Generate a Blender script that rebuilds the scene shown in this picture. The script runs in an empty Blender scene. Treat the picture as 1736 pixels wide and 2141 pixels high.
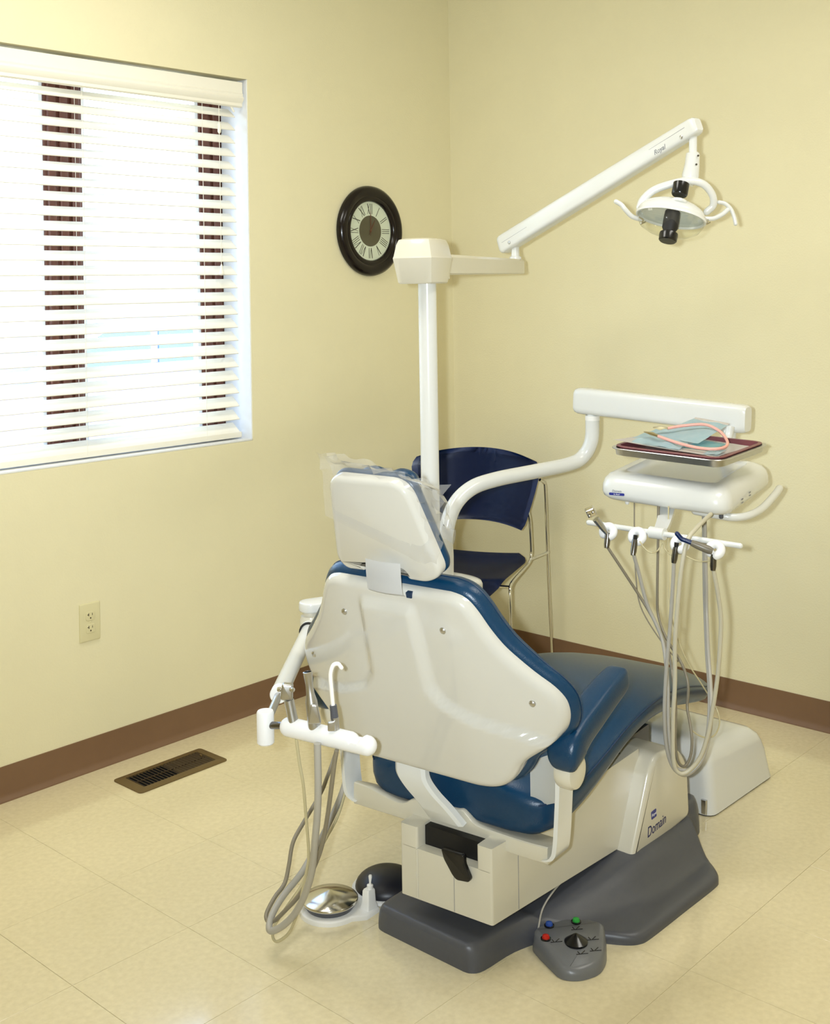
import bpy, bmesh, math, random
from mathutils import Vector, Matrix
random.seed(7)
S = bpy.context.scene
COL = S.collection
PI = math.pi

# ------------------------------------------------------------------ camera
CAM_LOC = Vector((-3.784, -3.25, 1.485))
YAW, ROLL = math.radians(42.467), math.radians(-0.901)
fwd = Vector((math.cos(YAW), math.sin(YAW), -0.0007)).normalized()
rgt = Vector((math.sin(YAW), -math.cos(YAW), 0))
upv = rgt.cross(fwd)
r2 = rgt * math.cos(ROLL) + upv * math.sin(ROLL)
u2 = upv * math.cos(ROLL) - rgt * math.sin(ROLL)
cd = bpy.data.cameras.new('camera')
cam = bpy.data.objects.new('camera', cd)
COL.objects.link(cam)
cam.matrix_world = Matrix(((r2.x, u2.x, -fwd.x, CAM_LOC.x), (r2.y, u2.y, -fwd.y, CAM_LOC.y),
                           (r2.z, u2.z, -fwd.z, CAM_LOC.z), (0, 0, 0, 1)))
cd.sensor_fit = 'VERTICAL'
cd.sensor_height = 36.0
cd.lens = 2482.0 / 2141.0 * 36.0
cd.shift_y = -(1070.5 - 602.0) / 2141.0
cd.clip_start = 0.05
cd.clip_end = 200
S.camera = cam

# ------------------------------------------------------------------ world and lights
W = bpy.data.worlds.new('sky')
S.world = W
W.use_nodes = True
wn = W.node_tree
wn.nodes.clear()
sky = wn.nodes.new('ShaderNodeTexSky')
sky.sky_type = 'NISHITA'
sky.sun_disc = False
sky.sun_elevation = math.radians(38)
sky.sun_rotation = math.radians(200)
sky.air_density = 1.0
sky.dust_density = 3.0
wb = wn.nodes.new('ShaderNodeBackground')
wb.inputs['Strength'].default_value = 2.2
wo = wn.nodes.new('ShaderNodeOutputWorld')
wn.links.new(sky.outputs[0], wb.inputs[0])
wn.links.new(wb.outputs[0], wo.inputs[0])


def area(name, loc, direction, sx, sy, power, color, shape='RECTANGLE'):
    d = bpy.data.lights.new(name, 'AREA')
    d.shape = shape
    d.size = sx
    if shape == 'RECTANGLE':
        d.size_y = sy
    d.energy = power
    d.color = color
    o = bpy.data.objects.new(name, d)
    COL.objects.link(o)
    o.location = loc
    o.rotation_euler = Vector(direction).to_track_quat('-Z', 'Y').to_euler()
    return o


# the photographer's flash, left of the lens (camera held upright)
fd_ = bpy.data.lights.new('camera_flash', 'SPOT')
fd_.energy = 330
fd_.color = (0.84, 0.93, 1.0)
fd_.spot_size = math.radians(84)
fd_.spot_blend = 1.0
fd_.shadow_soft_size = 0.022
fo_ = bpy.data.objects.new('camera_flash', fd_)
COL.objects.link(fo_)
fo_.location = CAM_LOC - r2 * 0.085 + u2 * 0.025
fo_.rotation_euler = fwd.to_track_quat('-Z', 'Y').to_euler()
TROFFERS = [(-2.25, -0.95), (-1.15, -2.75)]
for tx, ty in TROFFERS:
    area('ceiling_lamp', (tx, ty, 2.765), (0, 0, -1), 1.15, 0.55, 23, (1.0, 0.975, 0.91))
sd = bpy.data.lights.new('sun', 'SUN')
sd.energy = 4.0
sd.angle = math.radians(2)
sd.color = (1.0, 0.96, 0.9)
so = bpy.data.objects.new('sun', sd)
COL.objects.link(so)
so.rotation_euler = (math.radians(50), 0, math.radians(20))

vs = S.view_settings
vs.view_transform = 'Standard'
vs.look = 'None'
vs.gamma = 1.0
vs.use_curve_mapping = False
vs.exposure = -0.11
S.cycles.use_adaptive_sampling = True
S.cycles.adaptive_threshold = 0.04
S.cycles.adaptive_min_samples = 16
S.cycles.max_bounces = 6
S.cycles.glossy_bounces = 3
S.cycles.transparent_max_bounces = 10


# ------------------------------------------------------------------ materials
def lin(c):
    return tuple(((x / 255) / 12.92 if x / 255 <= 0.04045 else ((x / 255 + 0.055) / 1.055) ** 2.4) for x in c)


def mat(name, rgb, rough=0.5, metal=0.0, spec=0.5, noise=0.0, nscale=20.0, bump=0.0, bscale=200.0, coat=0.0, rgb2=None, alpha=1.0):
    m = bpy.data.materials.new(name)
    m.use_nodes = True
    nt = m.node_tree
    b = nt.nodes['Principled BSDF']
    base = (*lin(rgb), 1)
    b.inputs['Base Color'].default_value = base
    b.inputs['Roughness'].default_value = rough
    b.inputs['Metallic'].default_value = metal
    b.inputs['Specular IOR Level'].default_value = spec
    b.inputs['Coat Weight'].default_value = coat
    b.inputs['Coat Roughness'].default_value = 0.08
    tc = nt.nodes.new('ShaderNodeTexCoord')
    if noise > 0 or rgb2:
        n = nt.nodes.new('ShaderNodeTexNoise')
        n.inputs['Scale'].default_value = nscale
        n.inputs['Detail'].default_value = 4
        nt.links.new(tc.outputs['Object'], n.inputs['Vector'])
        r = nt.nodes.new('ShaderNodeMixRGB')
        c2 = (*lin(rgb2), 1) if rgb2 else tuple(min(1, x * (1 + noise)) for x in base[:3]) + (1,)
        c1 = base if rgb2 else tuple(x * (1 - noise) for x in base[:3]) + (1,)
        r.inputs[1].default_value = c1
        r.inputs[2].default_value = c2
        nt.links.new(n.outputs['Fac'], r.inputs[0])
        nt.links.new(r.outputs[0], b.inputs['Base Color'])
    if bump > 0:
        n2 = nt.nodes.new('ShaderNodeTexNoise')
        n2.inputs['Scale'].default_value = bscale
        n2.inputs['Detail'].default_value = 3
        nt.links.new(tc.outputs['Object'], n2.inputs['Vector'])
        bp = nt.nodes.new('ShaderNodeBump')
        bp.inputs['Strength'].default_value = bump
        bp.inputs['Distance'].default_value = 0.004
        nt.links.new(n2.outputs['Fac'], bp.inputs['Height'])
        nt.links.new(bp.outputs[0], b.inputs['Normal'])
    return m


def glassy(name, tint, gloss=0.08, rough=0.02, haze=0.0, bump=0.0):
    m = bpy.data.materials.new(name)
    m.use_nodes = True
    nt = m.node_tree
    nt.nodes.clear()
    out = nt.nodes.new('ShaderNodeOutputMaterial')
    tr = nt.nodes.new('ShaderNodeBsdfTransparent')
    tr.inputs[0].default_value = (*tint, 1)
    gl = nt.nodes.new('ShaderNodeBsdfGlossy')
    gl.inputs['Roughness'].default_value = rough
    lw0 = nt.nodes.new('ShaderNodeLayerWeight')
    lw0.inputs[0].default_value = 0.5
    lw = nt.nodes.new('ShaderNodeMath')
    lw.operation = 'POWER'
    lw.inputs[1].default_value = 5.0
    nt.links.new(lw0.outputs['Facing'], lw.inputs[0])
    mx = nt.nodes.new('ShaderNodeMixShader')
    ad = nt.nodes.new('ShaderNodeMath')
    ad.operation = 'ADD'
    ad.use_clamp = True
    ad.inputs[1].default_value = gloss
    nt.links.new(lw.outputs[0], ad.inputs[0])
    nt.links.new(ad.outputs[0], mx.inputs[0])
    nt.links.new(tr.outputs[0], mx.inputs[1])
    nt.links.new(gl.outputs[0], mx.inputs[2])
    last = mx
    if haze > 0:
        df = nt.nodes.new('ShaderNodeBsdfDiffuse')
        df.inputs[0].default_value = (0.9, 0.9, 0.9, 1)
        m2 = nt.nodes.new('ShaderNodeMixShader')
        m2.inputs[0].default_value = haze
        nt.links.new(mx.outputs[0], m2.inputs[1])
        nt.links.new(df.outputs[0], m2.inputs[2])
        last = m2
    nt.links.new(last.outputs[0], out.inputs[0])
    return m


M = {}
M['wall'] = mat('wall_paint', (230, 222, 186), 0.55, spec=0.3, noise=0.03, nscale=6, bump=0.18, bscale=160)
M['ceiling'] = mat('ceiling_paint', (238, 234, 220), 0.8, spec=0.2, noise=0.03)
M['tile'] = mat('vinyl_tile', (216, 203, 166), 0.15, spec=0.5, rgb2=(242, 230, 194), nscale=70, bump=0.02, bscale=14, coat=0.5)
M['joint'] = mat('tile_joint', (120, 108, 80), 0.7, noise=0.1)
M['base'] = mat('vinyl_base', (122, 92, 66), 0.45, noise=0.06, nscale=15)
M['white'] = mat('white_enamel', (225, 226, 223), 0.22, spec=0.5, noise=0.01, coat=0.3)
M['cream'] = mat('cream_plastic', (214, 209, 192), 0.25, spec=0.5, noise=0.012, coat=0.3)
M['shell'] = mat('gloss_shell', (207, 205, 197), 0.14, spec=0.5, noise=0.012, coat=0.6)
M['plainwhite'] = mat('matte_white', (242, 241, 238), 0.4, spec=0.4, noise=0.01)
M['nylon'] = mat('white_nylon', (238, 238, 238), 0.42, spec=0.35, noise=0.01)
M['blue'] = mat('blue_vinyl', (6, 54, 86), 0.3, spec=0.45, noise=0.06, nscale=40, bump=0.12, bscale=420)
M['seam'] = mat('blue_seam', (10, 44, 78), 0.5, noise=0.05)
M['navy'] = mat('navy_plastic', (10, 34, 82), 0.3, spec=0.45, noise=0.03, bump=0.05, bscale=600)
M['chrome'] = mat('chrome', (225, 225, 225), 0.09, metal=1.0, noise=0.02)
M['steel'] = mat('brushed_steel', (200, 200, 200), 0.32, metal=1.0, noise=0.05, nscale=60)
M['spun'] = mat('spun_steel', (214, 212, 206), 0.16, metal=1.0, noise=0.04, nscale=30)
M['darksteel'] = mat('dark_steel', (120, 118, 116), 0.25, metal=1.0, noise=0.05)
M['grey'] = mat('grey_plastic', (82, 84, 91), 0.38, noise=0.04, nscale=60, bump=0.05, bscale=500)
M['switchgrey'] = mat('switch_grey', (112, 114, 118), 0.32, noise=0.03, nscale=60)
M['greyhose'] = mat('grey_hose', (172, 168, 158), 0.35, noise=0.03)
M['creamhose'] = mat('cream_hose', (196, 190, 168), 0.32, noise=0.03)
M['grip'] = mat('taupe_grip', (116, 110, 96), 0.35, noise=0.03)
M['brownhose'] = mat('taupe_hose', (136, 128, 110), 0.35, noise=0.03)
M['thinhose'] = mat('clear_hose', (196, 186, 148), 0.25, noise=0.03)
M['black'] = mat('black_plastic', (20, 20, 21), 0.22, noise=0.05)
M['blackmatte'] = mat('black_matte', (14, 13, 13), 0.6, noise=0.05)
M['darkdome'] = mat('dark_dome', (26, 27, 36), 0.4, noise=0.05)
M['wood'] = mat('espresso_frame', (20, 13, 11), 0.2, spec=0.35, noise=0.12, nscale=12, coat=0.08)
M['dial'] = mat('dial_paper', (226, 228, 204), 0.6, noise=0.08, nscale=14)
M['dialdark'] = mat('dial_brown', (88, 80, 58), 0.6, noise=0.1)
M['ink'] = mat('dial_ink', (58, 50, 36), 0.6, noise=0.05)
M['copper'] = mat('copper_hand', (112, 64, 46), 0.4, metal=0.4, noise=0.05)
M['plate'] = mat('outlet_ivory', (216, 208, 166), 0.35, noise=0.015)
M['slot'] = mat('slot_dark', (56, 46, 26), 0.7, noise=0.05)
M['ventframe'] = mat('bronze_vent', (112, 92, 56), 0.4, metal=0.3, noise=0.06)
M['ventslat'] = mat('dark_bronze', (66, 52, 34), 0.45, metal=0.3, noise=0.06)
M['void'] = mat('dark_void', (9, 8, 8), 0.9, noise=0.05)
M['blind'] = mat('blind_faux_wood', (240, 236, 222), 0.45, noise=0.015)
M['brownframe'] = mat('brown_window_frame', (104, 60, 44), 0.4, rgb2=(78, 42, 30), nscale=9)
M['vinyl'] = mat('white_window_stop', (232, 234, 236), 0.4, noise=0.01)
M['glass'] = glassy('window_glass', (0.97, 0.985, 0.99), 0.02)
M['film'] = glassy('clear_film', (0.97, 0.97, 0.97), 0.05, 0.1, haze=0.13)
M['shield'] = glassy('clear_shield', (0.95, 0.95, 0.90), 0.03, 0.03, haze=0.02)
M['dichroic'] = glassy('dichroic_glass', (0.93, 0.95, 0.90), 0.22, 0.06, haze=0.12)
M['maroon'] = mat('maroon_tray', (122, 66, 70), 0.4, noise=0.04)
M['paper'] = mat('paper', (246, 242, 236), 0.8, noise=0.02)
M['pouch'] = mat('pouch_blue', (190, 226, 236), 0.35, rgb2=(228, 244, 248), nscale=30)
M['pouch2'] = mat('pouch_aqua', (136, 208, 212), 0.35, rgb2=(176, 226, 228), nscale=30)
M['pink'] = mat('pink_rubber', (236, 172, 160), 0.35, noise=0.03)
M['brass'] = mat('clip_metal', (170, 156, 120), 0.3, metal=0.9, noise=0.05)
M['red'] = mat('red_button', (190, 34, 24), 0.2, noise=0.03)
M['btnblue'] = mat('blue_button', (36, 74, 160), 0.2, noise=0.03)
M['green'] = mat('green_button', (46, 160, 66), 0.2, noise=0.03)
M['navyink'] = mat('navy_ink', (28, 34, 92), 0.5, noise=0.03)
M['badge'] = mat('badge_blue', (44, 52, 140), 0.4, noise=0.03)
M['greyink'] = mat('grey_ink', (130, 132, 138), 0.5, noise=0.03)
M['concrete'] = mat('bright_concrete', (214, 212, 206), 0.8, noise=0.05, nscale=1.5)
M['carpaint'] = mat('pale_car_paint', (84, 96, 152), 0.4, noise=0.01)
M['carglass'] = mat('car_glass', (58, 92, 128), 0.3, noise=0.05)
M['tyre'] = mat('tyre', (40, 40, 44), 0.8, noise=0.05)
M['diffuser'] = mat('lamp_diffuser', (250, 246, 235), 0.6, noise=0.01)


# ------------------------------------------------------------------ mesh helpers
def V(*a):
    return Vector(a)


def smoothmesh(me, angle=38):
    me.shade_smooth()
    me.set_sharp_from_angle(angle=math.radians(angle))


def wloc(o):
    p = Vector((0, 0, 0))
    while o is not None:
        p += o.location
        o = o.parent
    return p


def obj(name, bm, material, parent=None, angle=38, origin=None, recalc=True):
    """links a bmesh given in world coordinates as one mesh object"""
    if recalc:
        bmesh.ops.recalc_face_normals(bm, faces=bm.faces[:])
    off = wloc(parent) if parent is not None else (Vector(origin) if origin is not None else Vector((0, 0, 0)))
    if off.length > 0:
        bmesh.ops.translate(bm, verts=bm.verts[:], vec=-off)
    me = bpy.data.meshes.new(name)
    bm.to_mesh(me)
    bm.free()
    smoothmesh(me, angle)
    me.materials.append(M[material])
    o = bpy.data.objects.new(name, me)
    COL.objects.link(o)
    if parent is not None:
        o.parent = parent
    elif origin is not None:
        o.location = origin
    return o


def thing(name, label, cat, loc=(0, 0, 0), group=None):
    o = bpy.data.objects.new(name, None)
    o.empty_display_size = 0.05
    COL.objects.link(o)
    o.location = loc
    o['label'] = label
    o['category'] = cat
    if group:
        o['group'] = group
    return o


def tag(o, label, cat, group=None):
    o['label'] = label
    o['category'] = cat
    if group:
        o['group'] = group
    return o


def struct(o):
    o['kind'] = 'structure'
    return o


def frame(O, U, N):
    """matrix with columns U, V, N and origin O"""
    U = Vector(U).normalized()
    N = Vector(N).normalized()
    Vv = N.cross(U).normalized()
    U = Vv.cross(N).normalized()
    m = Matrix(((U.x, Vv.x, N.x, O[0]), (U.y, Vv.y, N.y, O[1]), (U.z, Vv.z, N.z, O[2]), (0, 0, 0, 1)))
    return m


def rotz(O, deg):
    return Matrix.Translation(O) @ Matrix.Rotation(math.radians(deg), 4, 'Z')


def box(x0, x1, y0, y1, z0, z1, bev=0.0, seg=2, Mx=None, bm=None):
    b = bmesh.new()
    bmesh.ops.create_cube(b, size=1.0)
    for v in b.verts:
        v.co = Vector((x0 + (v.co.x + 0.5) * (x1 - x0), y0 + (v.co.y + 0.5) * (y1 - y0), z0 + (v.co.z + 0.5) * (z1 - z0)))
    if bev > 0:
        bmesh.ops.bevel(b, geom=b.edges[:], offset=bev, segments=seg, profile=0.5, affect='EDGES')
    if Mx is not None:
        bmesh.ops.transform(b, matrix=Mx, verts=b.verts[:])
    return join(bm, b)


def join(bm, b):
    if bm is None:
        return b
    me = bpy.data.meshes.new('tmp')
    b.to_mesh(me)
    b.free()
    bm.from_mesh(me)
    bpy.data.meshes.remove(me)
    return bm


def loft(rings, cap=True, closed=True, bm=None):
    b = bm or bmesh.new()
    vr = [[b.verts.new(p) for p in r] for r in rings]
    n = len(rings[0])
    for i in range(len(vr) - 1):
        for j in range(n if closed else n - 1):
            k = (j + 1) % n
            b.faces.new((vr[i][j], vr[i][k], vr[i + 1][k], vr[i + 1][j]))
    if cap and closed:
        b.faces.new(vr[0][::-1])
        b.faces.new(vr[-1])
    return b


def smooth(path, n=6):
    P = [Vector(p) for p in path]
    P = [P[0] * 2 - P[1]] + P + [P[-1] * 2 - P[-2]]
    out = []
    for i in range(1, len(P) - 2):
        p0, p1, p2, p3 = P[i - 1:i + 3]
        for k in range(n):
            t = k / n
            out.append(0.5 * ((2 * p1) + (p2 - p0) * t + (2 * p0 - 5 * p1 + 4 * p2 - p3) * t * t + (3 * p1 - p0 - 3 * p2 + p3) * t ** 3))
    out.append(P[-2])
    return out


def tube(path, r, seg=12, bm=None, radii=None, flat=1.0, upref=None, cap=True, round_end=False):
    P = [Vector(p) for p in path]
    if round_end:
        d0 = (P[0] - P[1]).normalized()
        d1 = (P[-1] - P[-2]).normalized()
        rr = radii or [r] * len(P)
        A, B = P[0], P[-1]
        st = [(0.25, 0.97), (0.55, 0.83), (0.8, 0.6), (0.95, 0.3)]
        pre = [(A + d0 * rr[0] * a, rr[0] * c) for a, c in reversed(st)]
        post = [(B + d1 * rr[-1] * a, rr[-1] * c) for a, c in st]
        radii = [c for _, c in pre] + list(rr) + [c for _, c in post]
        P = [p for p, _ in pre] + P + [p for p, _ in post]
    n = len(P)
    T = []
    for i in range(n):
        d = P[min(i + 1, n - 1)] - P[max(i - 1, 0)]
        T.append(d.normalized())
    ref = Vector(upref) if upref else (V(0, 0, 1) if abs(T[0].z) < 0.9 else V(1, 0, 0))
    nx = (ref - T[0] * ref.dot(T[0])).normalized()
    rings = []
    for i in range(n):
        nx = (nx - T[i] * nx.dot(T[i])).normalized()
        ny = T[i].cross(nx)
        ri = radii[i] if radii else r
        rings.append([P[i] + nx * math.cos(2 * PI * k / seg) * ri * flat + ny * math.sin(2 * PI * k / seg) * ri for k in range(seg)])
    return loft(rings, cap=cap, bm=bm)


def lathe(prof, O, axis=(0, 0, 1), seg=32, bm=None, cap=True, squash=1.0, xref=None):
    axis = Vector(axis).normalized()
    ref = Vector(xref) if xref else (V(1, 0, 0) if abs(axis.x) < 0.9 else V(0, 1, 0))
    a = (ref - axis * ref.dot(axis)).normalized()
    c = axis.cross(a)
    O = Vector(O)
    rings = [[O + axis * h + a * math.cos(2 * PI * k / seg) * r + c * math.sin(2 * PI * k / seg) * r * squash for k in range(seg)] for r, h in prof]
    return loft(rings, cap=cap, bm=bm)


def roundpoly(pts, rad, seg=6):
    out = []
    n = len(pts)
    rads = rad if isinstance(rad, (list, tuple)) else [rad] * n
    for i in range(n):
        p = Vector(pts[i] + (0,))
        a = Vector(pts[i - 1] + (0,)) - p
        b = Vector(pts[(i + 1) % n] + (0,)) - p
        r = min(rads[i], a.length * 0.49, b.length * 0.49)
        if r < 1e-5:
            out.append((p.x, p.y))
            continue
        A = p + a.normalized() * r
        B = p + b.normalized() * r
        for k in range(seg + 1):
            t = k / seg
            q = A * (1 - t) ** 2 + p * 2 * t * (1 - t) + B * t * t
            out.append((q.x, q.y))
    return out


def inset(poly, d):
    n = len(poly)
    area2 = sum(poly[i][0] * poly[(i + 1) % n][1] - poly[(i + 1) % n][0] * poly[i][1] for i in range(n))
    s = 1 if area2 > 0 else -1
    out = []
    for i in range(n):
        p0, p1, p2 = Vector(poly[i - 1]), Vector(poly[i]), Vector(poly[(i + 1) % n])
        t = (p2 - p0)
        if t.length < 1e-9:
            out.append(poly[i])
            continue
        t.normalize()
        nrm = Vector((-t.y, t.x)) * s
        out.append((p1.x + nrm.x * d, p1.y + nrm.y * d))
    return out


def prism(poly, Mx, h, bev=0.0, seg=3, bm=None, both=True):
    """polygon in local XY extruded 0..h along local Z with rounded rims"""
    prof = []
    if bev > 0:
        top = [(bev * (1 - math.cos(PI / 2 * k / seg)), h - bev + bev * math.sin(PI / 2 * k / seg)) for k in range(seg + 1)]
        low = [(i, h - z) for i, z in reversed(top)] if both else [(0, 0)]
        prof = low + top
    else:
        prof = [(0, 0), (0, h)]
    rings = [[Mx @ Vector((x, y, z)) for x, y in (inset(poly, i) if i else poly)] for i, z in prof]
    return loft(rings, bm=bm)


def grid(rows, bm=None):
    return loft(rows, cap=False, closed=False, bm=bm)


def text_bm(s, size, Mx, extrude=0.0004, shear=0.0, bm=None, spacing=1.0):
    c = bpy.data.curves.new('lettering', 'FONT')
    c.body = s
    c.size = size
    c.extrude = extrude
    c.shear = shear
    c.space_character = spacing
    c.align_x = 'CENTER'
    c.align_y = 'CENTER'
    o = bpy.data.objects.new('lettering', c)
    COL.objects.link(o)
    bpy.context.view_layer.update()
    me = bpy.data.meshes.new_from_object(o.evaluated_get(bpy.context.evaluated_depsgraph_get()))
    bpy.data.objects.remove(o)
    bpy.data.curves.remove(c)
    b = bmesh.new()
    b.from_mesh(me)
    bpy.data.meshes.remove(me)
    bmesh.ops.transform(b, matrix=Mx, verts=b.verts[:])
    return join(bm, b)


def lerp_table(tab, x):
    if x <= tab[0][0]:
        return tab[0][1:]
    for (a, b) in zip(tab, tab[1:]):
        if x <= b[0]:
            t = (x - a[0]) / (b[0] - a[0])
            return tuple(p + (q - p) * t for p, q in zip(a[1:], b[1:]))
    return tab[-1][1:]


def spline_table(tab, n):
    """resamples rows of numbers with a Catmull-Rom curve"""
    out = []
    T = [tab[0]] + list(tab) + [tab[-1]]
    for i in range(1, len(T) - 2):
        for k in range(n):
            t = k / n
            out.append(tuple(0.5 * (2 * b + (c - a) * t + (2 * a - 5 * b + 4 * c - d) * t * t + (3 * b - a - 3 * c + d) * t ** 3) for a, b, c, d in zip(*T[i - 1:i + 3])))
    out.append(tuple(tab[-1]))
    return out


# ------------------------------------------------------------------ room shell
RX, RY, RH = -4.75, -4.35, 2.80
WX0, WX1, WZ0, WZ1 = -2.376, -1.091, 0.954, 2.2256
bm = box(RX - 0.2, WX0, 0, 0.2, 0, RH)
box(WX1, 0.2, 0, 0.2, 0, RH, bm=bm)
box(WX0, WX1, 0, 0.2, 0, WZ0, bm=bm)
box(WX0, WX1, 0, 0.2, WZ1, RH, bm=bm)
struct(obj('wall_left', bm, 'wall'))
struct(obj('wall_right', box(0, 0.2, RY - 0.2, 0, 0, RH), 'wall'))
struct(obj('wall_back', box(RX - 0.2, RX, RY - 0.2, 0, 0, RH), 'wall'))
struct(obj('wall_near', box(RX, 0, RY - 0.2, RY, 0, RH), 'wall'))
struct(obj('ceiling', box(RX - 0.2, 0.2, RY - 0.2, 0.2, RH, RH + 0.15), 'ceiling'))
floor = struct(obj('floor', box(RX - 0.2, 0.2, RY - 0.2, 0.2, -0.12, -0.003), 'joint'))
# vinyl tiles, each a piece of its own
TX, TY = 0.3040, 0.3215
xs = [-0.292 - TX * k for k in range(-1, 15)]
ys = [-0.331 - TY * k for k in range(-2, 13)]
tile_me = {}
for i in range(len(xs) - 1):
    for j in range(len(ys) - 1):
        x1, x0 = min(xs[i], 0), max(xs[i + 1], RX)
        y1, y0 = min(ys[j], 0), max(ys[j + 1], RY)
        if x1 - x0 < 0.01 or y1 - y0 < 0.01:
            continue
        key = (round(x1 - x0, 4), round(y1 - y0, 4))
        if key not in tile_me:
            g = 0.0004
            b = bmesh.new()
            hx, hy = key[0] / 2 - g, key[1] / 2 - g
            loft([[(-hx, -hy, -0.004), (hx, -hy, -0.004), (hx, hy, -0.004), (-hx, hy, -0.004)],
                  [(-hx, -hy, -0.0004), (hx, -hy, -0.0004), (hx, hy, -0.0004), (-hx, hy, -0.0004)],
                  [(-hx + .0004, -hy + .0004, 0), (hx - .0004, -hy + .0004, 0), (hx - .0004, hy - .0004, 0), (-hx + .0004, hy - .0004, 0)]], bm=b)
            bmesh.ops.recalc_face_normals(b, faces=b.faces[:])
            me = bpy.data.meshes.new('floor_tile')
            b.to_mesh(me)
            b.free()
            me.materials.append(M['tile'])
            tile_me[key] = me
        o = bpy.data.objects.new('tile', tile_me[key])
        COL.objects.link(o)
        o.parent = floor
        o.location = ((x0 + x1) / 2, (y0 + y1) / 2, 0)

# cove base: (out, up)
cove = [(0, 0.1016), (0.0025, 0.1010), (0.003, 0.096), (0.003, 0.022), (0.006, 0.013), (0.012, 0.005), (0.0145, 0.0015), (0.0145, 0), (0, 0)]
bm = loft([[(x, -o_ if True else 0, z) for o_, z in cove] for x in (RX, 0.0)])
struct(obj('baseboard_left', bm, 'base', angle=60))
bm = loft([[(-o_, y, z) for o_, z in cove] for y in (RY, 0.0)])
struct(obj('baseboard_right', bm, 'base', angle=60))

# ------------------------------------------------------------------ window
win = struct(obj('window_1', box(WX0 + 0.001, WX1 - 0.001, 0.001, 0.146, WZ0, WZ0 + 0.007, 0.002), 'vinyl'))
win['label'] = 'double window with brown frame set deep in the yellow wall'


def upright(x0, x1):
    w = x1 - x0
    obj('frame_stile', box(x0, x1, 0.150, 0.198, WZ0, WZ1, 0.002), 'brownframe', win)
    n = 3 if w > 0.11 else 2
    for k in range(n):
        a = x0 + w * (0.06 + k * 0.94 / n)
        obj('frame_rib', box(a, a + w * 0.66 / n, 0.138, 0.152, WZ0, WZ1, 0.005, 3), 'brownframe', win)


upright(-1.190, WX1)
upright(-1.800, -1.664)
upright(WX0, WX0 + 0.10)
obj('frame_head', box(WX0, WX1, 0.148, 0.198, WZ1 - 0.05, WZ1, 0.003), 'brownframe', win)
obj('frame_sill', box(WX0, WX1, 0.148, 0.198, WZ0, WZ0 + 0.035, 0.003), 'brownframe', win)
obj('daylight_liner', box(WX1 - 0.004, WX1, 0.002, 0.146, WZ0 + 0.007, WZ1 - 0.001), 'vinyl', win)  # added white liner: daylight glare on the painted reveal put into colour
obj('daylight_liner', box(WX0, WX0 + 0.004, 0.002, 0.146, WZ0 + 0.007, WZ1 - 0.001), 'vinyl', win)
for a, b_ in ((-1.664, -1.190), (WX0 + 0.10, -1.800)):
    for (c, d) in ((a, a + 0.014), (b_ - 0.014, b_)):
        obj('glazing_stop', box(c, d, 0.156, 0.186, WZ0 + 0.035, WZ1 - 0.05, 0.002), 'vinyl', win)
    obj('pane', box(a + 0.010, b_ - 0.010, 0.168, 0.172, WZ0 + 0.03, WZ1 - 0.045), 'glass', win)

# ------------------------------------------------------------------ window blind
bl = thing('window_blind', 'white faux-wood slat blind with moulded valance inside the window', 'blind', (-1.73, 0.06, WZ0))
vp = [(0.012, 2.214), (0.012, 2.176), (0.008, 2.172), (0.010, 2.166), (0.004, 2.158), (0.006, 2.150), (0.014, 2.140), (0.014, 2.130), (0.020, 2.126), (0.026, 2.126), (0.026, 2.214)]
bm = loft([[(x, y - 0.002, z) for y, z in vp] for x in (WX0 + 0.015, -1.106)])
obj('valance', bm, 'blind', bl, angle=25)
bm = loft([[(x, y, z) for y, z in ((0.026, 2.200), (0.085, 2.200), (0.085, 2.160), (0.026, 2.160))] for x in (WX0 + 0.02, -1.112)])
obj('head_rail', bm, 'blind', bl)
sl = None
NSL = 25
th = math.radians(38)
for k in range(NSL):
    z = 2.108 - k * 0.0462
    if sl is None:
        b = bmesh.new()
        ring = []
        w, t = 0.025, 0.0015
        pr_ = [(-w, -t), (-w * .5, -t - .0006), (0, -t - .0008), (w * .5, -t - .0006), (w, -t), (w, t), (w * .5, t + .0006), (0, t + .0008), (-w * .5, t + .0006), (-w, t)]
        pr_ = [(y * math.cos(th) - q * math.sin(th) * 1, y * math.sin(th) + q * math.cos(th)) for y, q in pr_]
        loft([[(x, y, q) for y, q in pr_] for x in (-0.615, 0.615)], bm=b)
        bmesh.ops.recalc_face_normals(b, faces=b.faces[:])
        sl = bpy.data.meshes.new('slat')
        b.to_mesh(sl)
        b.free()
        smoothmesh(sl, 30)
        sl.materials.append(M['blind'])
    o = bpy.data.objects.new('slat', sl)
    COL.objects.link(o)
    o.parent = bl
    o.location = V(-1.738, 0.052, z) - bl.location
obj('bottom_rail', box(-2.353, -1.115, 0.030, 0.078, 0.966, 0.986, 0.003), 'blind', bl)
for x in (-1.268, -1.735, -2.20):
    for y in (0.030, 0.074):
        obj('ladder_cord', tube([(x, y, 2.16), (x, y, 0.975)], 0.0008, 6), 'blind', bl)
obj('pull_cord', tube([(-1.203, 0.020, 2.13), (-1.204, 0.018, 1.565)], 0.0011, 6), 'blind', bl)
obj('cord_joiner', lathe([(0.001, 0.022), (0.005, 0.018), (0.006, 0.0), (0.006, -0.012), (0.002, -0.018)], (-1.2035, 0.019, 2.045), seg=12), 'blind', bl)
obj('tassel', lathe([(0.002, 0.022), (0.004, 0.016), (0.004, 0.006), (0.008, -0.004), (0.010, -0.012), (0.007, -0.016), (0.002, -0.017)], (-1.204, 0.018, 1.553), seg=14), 'blind', bl)
obj('tilt_arm', tube([(-1.165, 0.03, 2.158), (-1.150, 0.026, 2.135), (-1.135, 0.024, 2.112)], 0.004, 8, round_end=True), 'blind', bl)

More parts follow.
